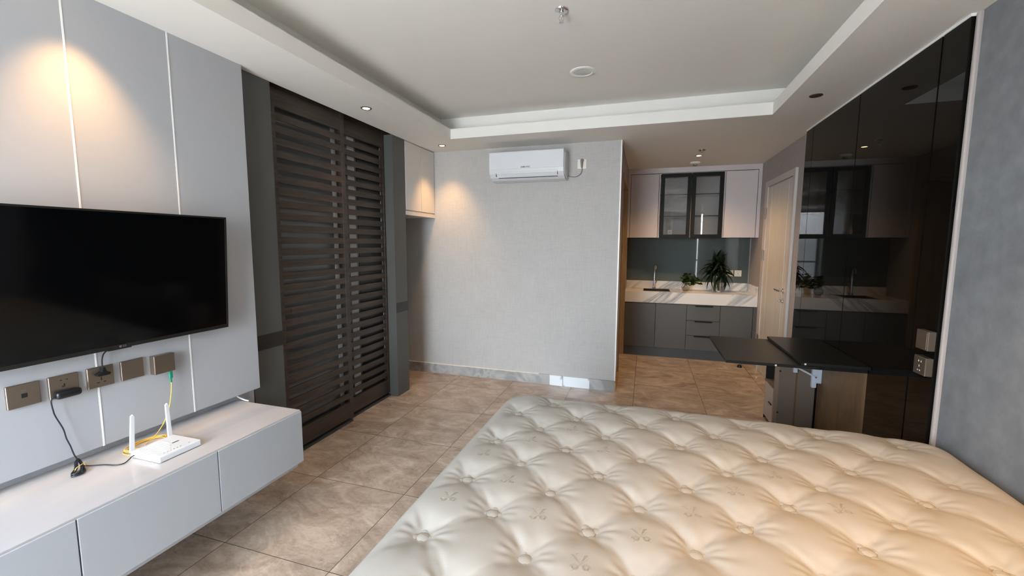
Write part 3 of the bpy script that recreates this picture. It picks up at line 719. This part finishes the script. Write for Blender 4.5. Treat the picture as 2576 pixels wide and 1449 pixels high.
# folding desk leaves
fd = thing('folding_desk', 'black fold-out desk of two overlapping leaves on the wardrobe', 'desk', (1.26, 3.27, 0.70))
bx('upper_leaf', m_black_satin, fd, 0.915, 1.262, 2.895, 3.66, 0.7305, 0.748, bev=.0008)
bx('lower_leaf', m_black_satin, fd, 0.503, 1.012, 2.892, 3.635, 0.711, 0.729, bev=.0008)
bx('support_rail', m_black, fd, 0.97, 1.262, 2.93, 2.96, 0.702, 0.7300)
for (x, y, z) in ((0.775, 2.8905, 0.7185), (0.930, 2.8935, 0.7385)):
    bx('square_tag', m_white, fd, x, x + .010, y, y + .002, z - .005, z + .005)
br = thing('folding_bracket', 'white steel folding bracket under the black desk', 'bracket', (1.24, 3.6, 0.5))
bm = B(); box(bm, 1.208, 1.238, 3.585, 3.612, 0.395, 0.702, bev=.002); box(bm, 1.236, 1.269, 3.590, 3.608, 0.43, 0.69); obj('wall_arm', bm, m_white_metal, br)
bm = B(); box(bm, 1.086, 1.113, 3.587, 3.610, 0.498, 0.7025, bev=.002); box(bm, 1.113, 1.208, 3.587, 3.610, 0.680, 0.7025); obj('top_arm', bm, m_white_metal, br)
bm = B(); tube(bm, [(1.092, 3.580, 0.548), (1.228, 3.580, 0.478)], 0.007, 6, smooth=False); obj('brace', bm, m_white_metal, br)
bm = B(); cyl(bm, (1.226, 3.571, 0.479), 0.006, 0.008, 'Y', 12); obj('rivet', bm, m_chrome, br)

# small cabinet below the desk
ns = thing('small_cabinet', 'small brown cabinet with an open niche, standing under the black desk', 'cabinet', (1.13, 3.81, 0))
bm = B(); box(bm, 0.996, 1.020, 3.672, 3.690, 0, 0.60); box(bm, 1.02, 1.262, 3.678, 3.690, 0, 0.60); obj('side_panel', bm, m_greige, ns)
bx('edge_strip', m_greige2, ns, 0.992, 1.018, 3.668, 3.694, 0.001, 0.60)
bx('side_seam', m_ribbon, ns, 1.132, 1.144, 3.6765, 3.6785, 0.0, 0.60)
bx('top_board', m_greige, ns, 0.992, 1.262, 3.690, 3.945, 0.585, 0.60)
bx('rear_panel', m_band, ns, 1.02, 1.262, 3.935, 3.945, 0, 0.585)
bx('inner_box', m_band, ns, 1.10, 1.262, 3.694, 3.935, 0.34, 0.585)
bx('niche_shelf', m_greige, ns, 0.996, 1.262, 3.694, 3.935, 0.325, 0.338)
bx('far_side', m_band, ns, 0.996, 1.02, 3.935, 3.948, 0, 0.60)
dr = bx('drawer_front', m_drawer, ns, 0.992, 1.006, 3.698, 3.930, 0.035, 0.320, bev=.001)
bx('drawer_handle', m_handle_dark, dr, 0.982, 0.990, 3.71, 3.78, 0.185, 0.193)
for z in (0.48, 0.15):
    bm = B(); cyl(bm, (1.022, 3.668, z), 0.006, 0.01, 'Y', 12); obj('screw_cap', bm, m_dark, ns)

# bedside plates on the black wardrobe
t = plate('wall_switch', 'bronze rocker switch box on the black wardrobe, above the socket', 2.368, 2.456, 0.970, 1.060, x=1.264, dx=0.030, sgn=-1, cat='switch')
bx('rocker', m_bronze, t, 1.2325, 1.2345, 2.376, 2.448, 0.978, 1.052, bev=.0008)
t = plate('wall_socket', 'bronze socket box on the black wardrobe, below the switch', 2.368, 2.456, 0.852, 0.937, x=1.264, dx=0.030, sgn=-1)
slots(t, 1.234, [(2.400, 0.915, .004, .008), (2.418, 0.915, .004, .008), (2.412, 0.892, .004, .010), (2.405, 0.872, .006, .006), (2.420, 0.872, .006, .006)], m_inlay)

# ------------------------------------------------------------------ air conditioner
ac = thing('air_conditioner', 'white split air conditioner high on the back wall', 'air conditioner', (-1.1, YB, 2.06))
AX0, AX1 = -1.491, -0.757
def acp(k): return (AX0 - 0 * k, AX1 + 0 * k)
prof = [(YB, 2.335), (YB - .19, 2.335), (YB - .203, 2.328), (YB - .205, 2.315), (YB - .205, 2.160), (YB - .195, 2.125), (YB - .165, 2.090), (YB - .12, 2.068), (YB - .03, 2.060), (YB, 2.062)]
bm = B(); prism(bm, prof, 'X', AX0, AX1); obj('unit_body', bm, m_white, ac)
bm = B(); prism(bm, [(YB, 2.30), (YB - .17, 2.30), (YB - .175, 2.16), (YB - .15, 2.105), (YB - .03, 2.075), (YB, 2.08)], 'X', AX0 - .008, AX1 + .008); obj('end_cover', bm, m_white, ac)
bm = B(); prism(bm, [(YB - .206, 2.327), (YB - .209, 2.322), (YB - .209, 2.166), (YB - .206, 2.163)], 'X', AX0 + .002, AX1 - .002); obj('front_panel', bm, m_white, ac)
bm = B(); prism(bm, [(YB - .200, 2.146), (YB - .201, 2.140), (YB - .171, 2.092), (YB - .167, 2.094)], 'X', AX0 + .07, AX1 - .06); obj('louvre_flap', bm, m_white, ac)
bm = B(); box(bm, AX0 + .085, AX1 - .06, YB - .168, YB - .160, 2.084, 2.089); box(bm, AX0 + .066, AX0 + .070, YB - .197, YB - .165, 2.10, 2.14); box(bm, AX1 - .060, AX1 - .057, YB - .197, YB - .165, 2.10, 2.14); obj('air_slot', bm, m_dark, ac)
text('brand_lettering', 'SAMSUNG', 0.020, m_text_dark, ac, (-1.125, YB - .2095, 2.178), (PI / 2, 0, 0), 0.0003, bold=0.0004)
t = thing('wall_socket', 'cream wall socket beside the air conditioner', 'socket', (-0.615, YB, 2.17))
bx('face_plate', m_cream_plastic, t, -0.658, -0.572, YB - .010, YB - .001, 2.168, 2.257, bev=.002)
t = thing('power_plug', 'grey plug and cord of the air conditioner', 'plug', (-0.615, YB - .02, 2.2))
bm = B(); tube(bm, [(-0.615, YB - .013, 2.248), (-0.615, YB - .030, 2.238), (-0.615, YB - .032, 2.220), (-0.615, YB - .026, 2.195), (-0.615, YB - .022, 2.175)], 0.012, 12, rad=lambda t_: 0.016 - .009 * t_)
obj('plug_body', bm, m_greyplug, t, smooth=True)
bm = B(); tube(bm, [(-0.615, YB - .022, 2.18), (-0.613, YB - .018, 2.15), (-0.632, YB - .014, 2.115), (-0.672, YB - .012, 2.095), (-0.722, YB - .012, 2.098), (-0.752, YB - .02, 2.108)], 0.0036, 8); obj('plug_cord', bm, m_greyplug, t, smooth=True)

# ------------------------------------------------------------------ kitchen
def kunit(label, x0, x1, fronts):
    t = thing('base_cabinet', label, 'kitchen cabinet', ((x0 + x1) / 2, 5.95, 0.12), 'grey kitchen base cabinets')
    bx('carcass', m_kitchen_grey, t, x0, x1, 5.722, YK - .002, 0.12, 0.700)
    return t
u = kunit('leftmost grey kitchen base cabinet, below the sink', -0.247, 0.143, 0); bx('cabinet_door', m_kitchen_grey, u, -0.238, 0.143, 5.70, 5.72, 0.122, 0.690, bev=.001)
u = kunit('grey kitchen base cabinet left of the drawer stack', 0.147, 0.513, 0); bx('cabinet_door', m_kitchen_grey, u, 0.147, 0.513, 5.70, 5.72, 0.122, 0.690, bev=.001)
u = kunit('grey kitchen base cabinet with three drawers', 0.517, 0.898, 0)
for z0, z1 in ((0.500, 0.690), (0.310, 0.494), (0.122, 0.304)):
    d_ = bx('drawer', m_kitchen_grey, u, 0.517, 0.898, 5.70, 5.72, z0, z1, bev=.001)
    bm = B(); box(bm, 0.612, 0.815, 5.688, 5.703, z1 - .016, z1 + .001, bev=.001); obj('edge_pull', bm, m_handle_dark, d_)
u = kunit('rightmost grey kitchen base cabinet, under the potted plant end', 0.902, 1.298, 0); u['label'] = 'rightmost grey kitchen base cabinet, next to the wooden door'
bx('cabinet_door', m_kitchen_grey, u, 0.902, 1.256, 5.70, 5.72, 0.122, 0.690, bev=.001); bx('end_filler', m_kitchen_grey, u, 1.262, 1.298, 5.702, 5.722, 0.12, 0.695)
pk = bx('plinth', m_kitchen_toe, None, -0.248, 1.298, 5.712, 5.73, 0.0, 0.118); tag(pk, 'grey plinth along the floor under the kitchen base cabinets', 'plinth')
ct = thing('countertop', 'white marble kitchen countertop with grey diagonal veins', 'countertop', (0.52, 5.95, 0.70))
bm = B(); box(bm, -0.248, -0.02, 5.72, YK - .002, 0.812, 0.842); box(bm, 0.32, 1.298, 5.72, YK - .002, 0.812, 0.842); box(bm, -0.02, 0.32, 5.72, 5.80, 0.812, 0.842); box(bm, -0.02, 0.32, 6.12, YK - .002, 0.812, 0.842)
obj('slab', bm, m_marble, ct)
bx('front_apron', m_marble, ct, -0.248, 1.298, 5.698, 5.722, 0.703, 0.842)
bm = B(); box(bm, -0.248, 1.298, YK - .022, YK - .002, 0.842, 0.945); obj('rear_upstand', bm, m_marble, ct)
bx('side_upstand', m_marble, ct, 1.278, 1.298, 5.70, YK - .022, 0.842, 0.948)
sk = thing('sink', 'dark undermounted sink in the marble countertop', 'sink', (0.15, 5.96, 0.7))
bm = B(); box(bm, -0.02, 0.32, 5.80, 6.12, 0.702, 0.71); box(bm, -0.02, -0.012, 5.80, 6.12, 0.71, 0.843); box(bm, 0.312, 0.32, 5.80, 6.12, 0.71, 0.843); box(bm, -0.012, 0.312, 5.80, 5.808, 0.71, 0.843); box(bm, -0.012, 0.312, 6.112, 6.12, 0.71, 0.843)
obj('basin', bm, m_handle_dark, sk)
fa = thing('kitchen_tap', 'chrome gooseneck kitchen tap behind the sink', 'tap', (0.13, 6.15, 0.842))
bm = B(); cyl(bm, (0.125, 6.155, 0.8505), 0.026, 0.015); cyl(bm, (0.125, 6.155, 0.90), 0.018, 0.09); obj('tap_body', bm, m_chrome, fa, smooth=True)
bm = B(); tube(bm, [(0.125, 6.155, 0.94), (0.125, 6.155, 1.08), (0.127, 6.145, 1.145), (0.132, 6.10, 1.175), (0.137, 6.05, 1.155), (0.138, 6.035, 1.11)], 0.010, 12); obj('spout', bm, m_chrome, fa, smooth=True)
bm = B(); tube(bm, [(0.14, 6.145, 0.92), (0.158, 6.13, 0.965), (0.172, 6.12, 1.0)], 0.008, 10); obj('lever', bm, m_chrome, fa, smooth=True)
bs = bx('backsplash', m_backsplash, None, -0.248, 1.285, YK - .010, YK - .001, 0.946, 1.545); tag(bs, 'dark green-grey glass backsplash behind the kitchen counter', 'backsplash')
for i, (a, b_) in enumerate(((1.024, 1.108), (1.122, 1.206))):
    t = thing('wall_socket', ('cream blank plate behind the tall plant, left of the five-hole socket', 'cream five-hole socket on the green-grey backsplash')[i], 'socket' if i else 'wall plate', ((a + b_) / 2, YK - .02, 1.03))
    if not i: t.name = 'blanking_plate'
    bx('face_plate', m_cream_plastic, t, a, b_, YK - .020, YK - .0105, 1.032, 1.113, bev=.002)
    if i:
        bm = B()
        for (dx, dz, w_, h_) in ((-.012, .022, .004, .010), (.012, .022, .004, .010), (0, 0, .005, .014), (-.012, -.022, .010, .004), (.012, -.022, .010, .004)): box(bm, (a + b_) / 2 + dx - w_ / 2, (a + b_) / 2 + dx + w_ / 2, YK - .0206, YK - .0198, 1.0725 + dz - h_ / 2, 1.0725 + dz + h_ / 2)
        obj('socket_hole', bm, m_dark, t)
# upper cabinets
YU = 5.85
def ucab(label, x0, x1, dx0, dx1):
    t = thing('wall_cabinet', label, 'kitchen cabinet', ((x0 + x1) / 2, 6.0, 1.54), 'pale kitchen wall cabinets')
    bx('carcass', m_pink_white, t, x0, x1, YU + .02, YK - .002, 1.540, 2.345)
    bx('cabinet_door', m_pink_white, t, dx0, dx1, YU, YU + .019, 1.536, 2.343, bev=.001)
    return t
ucab('pale wall cabinet left of the glazed one', -0.215, 0.132, -0.213, 0.130)
ucab('pale wall cabinet right of the glazed one', 0.908, 1.258, 0.910, 1.256)
sr = thing('cabinet_surround', 'pale frame around the kitchen wall cabinets up to the ceiling', 'cabinet frame', (0.52, 5.9, 1.54))
bx('top_filler', m_pink_white, sr, -0.248, 1.298, YU - .002, YU + .12, 2.350, HS - .001); bx('side_filler', m_pink_white, sr, -0.248, -0.218, YU - .002, YU + .12, 1.536, 2.350); bx('side_filler', m_pink_white, sr, 1.262, 1.298, YU - .002, YU + .12, 1.536, 2.350)
gc = thing('glazed_cabinet', 'wall cabinet with two black-framed glass doors', 'kitchen cabinet', (0.52, 6.0, 1.53))
bm = B(); box(bm, 0.136, 0.150, YU + .004, YK - .002, 1.536, 2.345); box(bm, 0.890, 0.904, YU + .004, YK - .002, 1.536, 2.345); box(bm, 0.150, 0.890, YU + .004, YK - .002, 1.536, 1.550); box(bm, 0.150, 0.890, YU + .004, YK - .002, 2.331, 2.345); obj('carcass', bm, m_pink_white, gc)
bx('inner_back', m_glassback, gc, 0.150, 0.890, YK - .014, YK - .003, 1.55, 2.331)
bx('inner_divider', m_glassback, gc, 0.514, 0.526, YU + .03, YK - .014, 1.55, 2.331)
for z in (2.075, 1.803):
    bx('glass_shelf', m_glass, gc, 0.151, 0.513, YU + .03, YK - .016, z, z + .008); bx('glass_shelf', m_glass, gc, 0.527, 0.889, YU + .03, YK - .016, z, z + .008)
for z in (2.075, 1.803):
    bx('shelf_edge', m_shelf_edge, gc, 0.151, 0.513, YU + .026, YU + .030, z - .001, z + .009); bx('shelf_edge', m_shelf_edge, gc, 0.527, 0.889, YU + .026, YU + .030, z - .001, z + .009)
for a, b_ in ((0.158, 0.517), (0.525, 0.886)):
    bm = B(); f_ = 0.045
    box(bm, a, a + f_, YU - .020, YU, 1.530, 2.337); box(bm, b_ - f_, b_, YU - .020, YU, 1.530, 2.337); box(bm, a + f_, b_ - f_, YU - .020, YU, 1.530, 1.530 + f_); box(bm, a + f_, b_ - f_, YU - .020, YU, 2.337 - f_, 2.337)
    d_ = obj('glass_door', bm, m_frame_black, gc)
    bx('glass_pane', m_glass, d_, a + f_, b_ - f_, YU - .012, YU - .008, 1.530 + f_, 2.337 - f_)
bt = thing('small_box', 'tiny white box inside the glazed cabinet, at its lower left', 'box', (0.27, 5.9, 1.55))
bx('carton', m_white, bt, 0.262, 0.312, 5.89, 5.94, 1.5505, 1.635, bev=.002); bm = B(); cyl(bm, (0.287, 5.8895, 1.605), 0.012, 0.001, 'Y', 20); obj('dial', bm, m_greyplug, bt)

# plants
def leaf_mesh(L_, W_, droop, fold=0.15, n=8, wpow=0.8):
    bm = B(); rows = []
    for i in range(n + 1):
        t_ = i / n; wdt = W_ * (math.sin(PI * t_ ** wpow)) * 0.5 + 0.0006
        x_ = L_ * t_ * (1 - 0.25 * droop * t_ * t_); z_ = L_ * (0.45 * t_ - droop * t_ * t_)
        rows.append([bm.verts.new((x_, -wdt, z_ + fold * wdt)), bm.verts.new((x_, 0, z_)), bm.verts.new((x_, wdt, z_ + fold * wdt))])
    for a, b_ in zip(rows, rows[1:]):
        for k in (0, 1): bm.faces.new((a[k], a[k + 1], b_[k + 1], b_[k]))
    r_ = bmesh.ops.solidify(bm, geom=list(bm.faces), thickness=0.0012)
    bmesh.ops.recalc_face_normals(bm, faces=bm.faces)
    return bm
bo = thing('potted_plant', 'tall dark-leaved plant in a tall clear glass vase on the counter', 'plant', (0.885, 5.98, 0.842))
VC = (0.885, 5.98, 0.8425)
bm = B(); lathe(bm, [(0, 0), (0.046, 0), (0.047, 0.01), (0.047, 0.235), (0.043, 0.235), (0.043, 0.014), (0, 0.014)], VC, 32); vase = obj('glass_vase', bm, m_glass, bo, smooth=True)
bm = B(); lathe(bm, [(0, 0.015), (0.0425, 0.015), (0.0425, 0.12), (0, 0.12)], VC, 32); obj('water', bm, m_water, bo, smooth=True)
random.seed(11)
tips = []
for k in range(7):
    a = k * 2 * PI / 7; r0 = 0.024; top = (VC[0] + 0.045 * math.cos(a + .3), VC[1] + 0.035 * math.sin(a + .3), VC[2] + 0.32 + 0.10 * random.random())
    bm = B(); tube(bm, [(VC[0] + r0 * math.cos(a), VC[1] + r0 * math.sin(a), VC[2] + .02), (VC[0] + .02 * math.cos(a + .4), VC[1] + .02 * math.sin(a + .4), VC[2] + .2), top], 0.0055, 8)
    obj('stem', bm, m_stem, bo, smooth=True); tips.append(top)
variants = []
for (L_, W_, dr_) in ((0.25, 0.042, 0.8), (0.22, 0.046, 0.55), (0.16, 0.036, 0.2), (0.29, 0.034, 1.0)):
    bm = leaf_mesh(L_, W_, dr_); me = bpy.data.meshes.new('leaf'); bm.to_mesh(me); bm.free(); me.materials.append(m_leaf)
    for p in me.polygons: p.use_smooth = True
    variants.append(me)
nl = 0
for ti, tp_ in enumerate(tips):
    for j in range(13):
        zf = random.random(); a = random.random() * 2 * PI
        if zf > .75: me = variants[2]; el = -random.uniform(0.5, 1.2)
        elif zf > .35: me = variants[random.choice((0, 1, 3))]; el = -random.uniform(-0.1, 0.6)
        else: me = variants[random.choice((0, 1, 3))]; el = random.uniform(-0.2, 0.5)
        px_ = tp_[0] * (0.5 + .5 * zf) + VC[0] * (.5 - .5 * zf); py_ = tp_[1]; pz_ = tp_[2] - 0.16 * (1 - zf)
        if math.sin(a) > 0.5: a = -a
        o = bpy.data.objects.new('leaf', me); C.objects.link(o); o.parent = bo
        s_ = random.uniform(0.7, 1.05)
        o.location = Vector((px_, py_, pz_)) - bo.location; o.rotation_euler = (random.uniform(-.5, .5), el, a); o.scale = (s_, s_, s_)
bo2 = thing('potted_plant', 'small green plant in a round glass bowl on the counter', 'plant', (0.515, 6.0, 0.842))
V2 = (0.515, 6.0, 0.8425)
bm = B(); lathe(bm, [(0, 0), (0.028, 0), (0.046, 0.02), (0.052, 0.045), (0.045, 0.072), (0.030, 0.088), (0.033, 0.095), (0.028, 0.093), (0.026, 0.088), (0.041, 0.070), (0.048, 0.045), (0.042, 0.022), (0.026, 0.005), (0, 0.005)], V2, 32); obj('glass_bowl', bm, m_glass, bo2, smooth=True)
bm = B(); lathe(bm, [(0, 0.006), (0.025, 0.006), (0.0415, 0.022), (0.0475, 0.045), (0, 0.047)], V2, 32); obj('water', bm, m_water, bo2, smooth=True)
bm = B()
for k in range(9):
    a = k * .7; tube(bm, [(V2[0] + .01 * math.cos(a), V2[1] + .01 * math.sin(a), V2[2] + .085), (V2[0] + .025 * math.cos(a), V2[1] + .025 * math.sin(a), V2[2] + .045), (V2[0] + .015 * math.cos(a + 1), V2[1] + .015 * math.sin(a + 1), V2[2] + .015)], 0.0012, 5)
obj('roots', bm, m_handle_dark, bo2)
bm = leaf_mesh(0.055, 0.042, 0.35, n=6, wpow=0.65); lm2 = bpy.data.meshes.new('leaf'); bm.to_mesh(lm2); bm.free(); lm2.materials.append(m_leaf2)
for p in lm2.polygons: p.use_smooth = True
for k in range(16):
    a = random.uniform(0, 2 * PI); r_ = random.uniform(.02, .10); hgt = random.uniform(.12, .24)
    if k > 8: a = random.uniform(-.3, .3); r_ = random.uniform(.1, .17); hgt = random.uniform(.09, .2)
    ex = (V2[0] + r_ * math.cos(a), V2[1] + .6 * r_ * math.sin(a), V2[2] + hgt)
    bm = B(); tube(bm, [(V2[0], V2[1], V2[2] + .07), (V2[0] + .3 * r_ * math.cos(a), V2[1] + .2 * r_ * math.sin(a), V2[2] + .5 * hgt + .04), ex], 0.0018, 6); obj('stem', bm, m_stem, bo2, smooth=True)
    for q in range(5):
        o = bpy.data.objects.new('leaf', lm2); C.objects.link(o); o.parent = bo2
        f_ = 1 - q * .12; s_ = random.uniform(.85, 1.3)
        o.location = Vector((V2[0] + (ex[0] - V2[0]) * f_, V2[1] + (ex[1] - V2[1]) * f_, V2[2] + .05 + (hgt - .05) * f_)) - bo2.location
        o.rotation_euler = (random.uniform(-.6, .6), random.uniform(-.6, .4), random.uniform(0, 2 * PI)); o.scale = (s_, s_, s_)

# doorstop on the hall floor
ds = thing('doorstop', 'small black domed doorstop on the hall floor', 'doorstop', (1.108, 5.50, 0))
bm = B(); lathe(bm, [(0, 0), (0.027, 0), (0.027, 0.012), (0.020, 0.028), (0.008, 0.036), (0, 0.037)], (1.108, 5.50, 0.0), 24); obj('dome', bm, m_black, ds, smooth=True)

# ------------------------------------------------------------------ ceiling fittings and lamps
def downlight(x, y, label, lit, energy=30, size=70, blend=1.0, aim=(0, 0, -1), col=(1.0, 0.57, 0.23), group='small bronze downlights in the lowered ceiling', r=0.038):
    t = thing('downlight', label, 'downlight', (x, y, HS), group)
    bm = B(); lathe(bm, [(r - .012, 0.0), (r - .010, -0.004), (r - .003, -0.005), (r, -0.003), (r, 0.0)], (x, y, HS), 28); obj('trim_ring', bm, m_ring, t, smooth=True)
    bm = B(); lathe(bm, [(0, -0.0035), (r - .014, -0.0035), (r - .012, -0.001), (0, -.001)], (x, y, HS), 24); obj('bulb', bm, m_bulb if lit else m_ring, t, smooth=True)
    if lit:
        l_ = bpy.data.lights.new('downlight_beam', 'SPOT'); l_.energy = energy; l_.spot_size = math.radians(size); l_.spot_blend = blend; l_.color = col; l_.shadow_soft_size = 0.022
        o = bpy.data.objects.new('downlight_beam', l_); C.objects.link(o); o.parent = t; o.location = (0, 0, -0.012); o.rotation_euler = Vector(aim).to_track_quat('-Z', 'Y').to_euler()
    return t
downlight(-1.956, 1.115, 'bronze downlight above the television wall', True, 42, 72, aim=(-0.20, 0.03, -1))
downlight(-1.956, 2.708, 'lit bronze downlight in front of the louvred doors', True, 13, 95)
downlight(-1.966, 3.923, 'lit bronze downlight next to the back wall and cupboard', True, 42, 78, aim=(-0.04, 0.12, -1))
downlight(1.018, 3.328, 'unlit bronze downlight above the black wardrobe', False)
downlight(1.018, 0.95, 'lit bronze downlight over the bed', True, 150, 105, col=(1.0, 0.51, 0.12))
downlight(0.514, 5.143, 'lit downlight in the hall ceiling before the kitchen', True, 80, 130, col=(1.0, 0.62, 0.29))
def sprinkler(x, y, z, label):
    t = thing('sprinkler', label, 'sprinkler', (x, y, z), 'chrome ceiling sprinklers')
    bm = B(); lathe(bm, [(0, -0.001), (0.036, -0.001), (0.034, -0.006), (0.016, -0.012), (0, -0.012)], (x, y, z), 28); obj('escutcheon', bm, m_chrome, t, smooth=True)
    bm = B(); cyl(bm, (x, y, z - .022), 0.011, 0.02); 
    for s in (-1, 1): tube(bm, [(x + s * .010, y, z - .030), (x + s * .013, y, z - .045), (x + s * .003, y, z - .060)], 0.0022, 6)
    cyl(bm, (x, y, z - .044), 0.003, 0.03, seg=10); obj('frame', bm, m_chrome, t, smooth=True)
    bm = B(); cyl(bm, (x, y, z - .062), 0.014, 0.003, seg=16); obj('deflector', bm, m_chrome, t, smooth=True)
sprinkler(-0.462, 2.31, HC, 'chrome sprinkler in the recessed room ceiling'); sprinkler(0.512, 4.855, HS, 'chrome sprinkler in the hall ceiling')
rl = thing('recessed_lamp', 'large unlit recessed lamp with white ring in the main ceiling', 'ceiling lamp', (-0.468, 3.145, HC))
bm = B(); lathe(bm, [(0.062, -0.002), (0.066, -0.006), (0.086, -0.007), (0.092, -0.003), (0.092, 0.0)], (-0.468, 3.145, HC), 40); obj('outer_ring', bm, m_white_ring, rl, smooth=True)
bm = B(); lathe(bm, [(0.062, -0.003), (0.052, -0.0012), (0.0, -0.0008)], (-0.468, 3.145, HC), 40); obj('reflector', bm, m_reflector, rl, smooth=True)
sd = thing('smoke_detector', 'round white smoke detector in the hall ceiling near the kitchen', 'smoke detector', (0.5185, 5.546, HS))
bm = B(); lathe(bm, [(0, 0), (0.055, 0), (0.055, -0.012), (0.045, -0.020), (0.030, -0.022), (0, -0.022)], (0.5185, 5.546, HS), 32); obj('detector_base', bm, m_white_ring, sd, smooth=True)
bm = B(); lathe(bm, [(0, -0.022), (0.026, -0.022), (0.024, -0.040), (0.012, -0.044), (0, -0.044)], (0.5185, 5.546, HS), 24); obj('sensor_cap', bm, m_greyplug, sd, smooth=True)
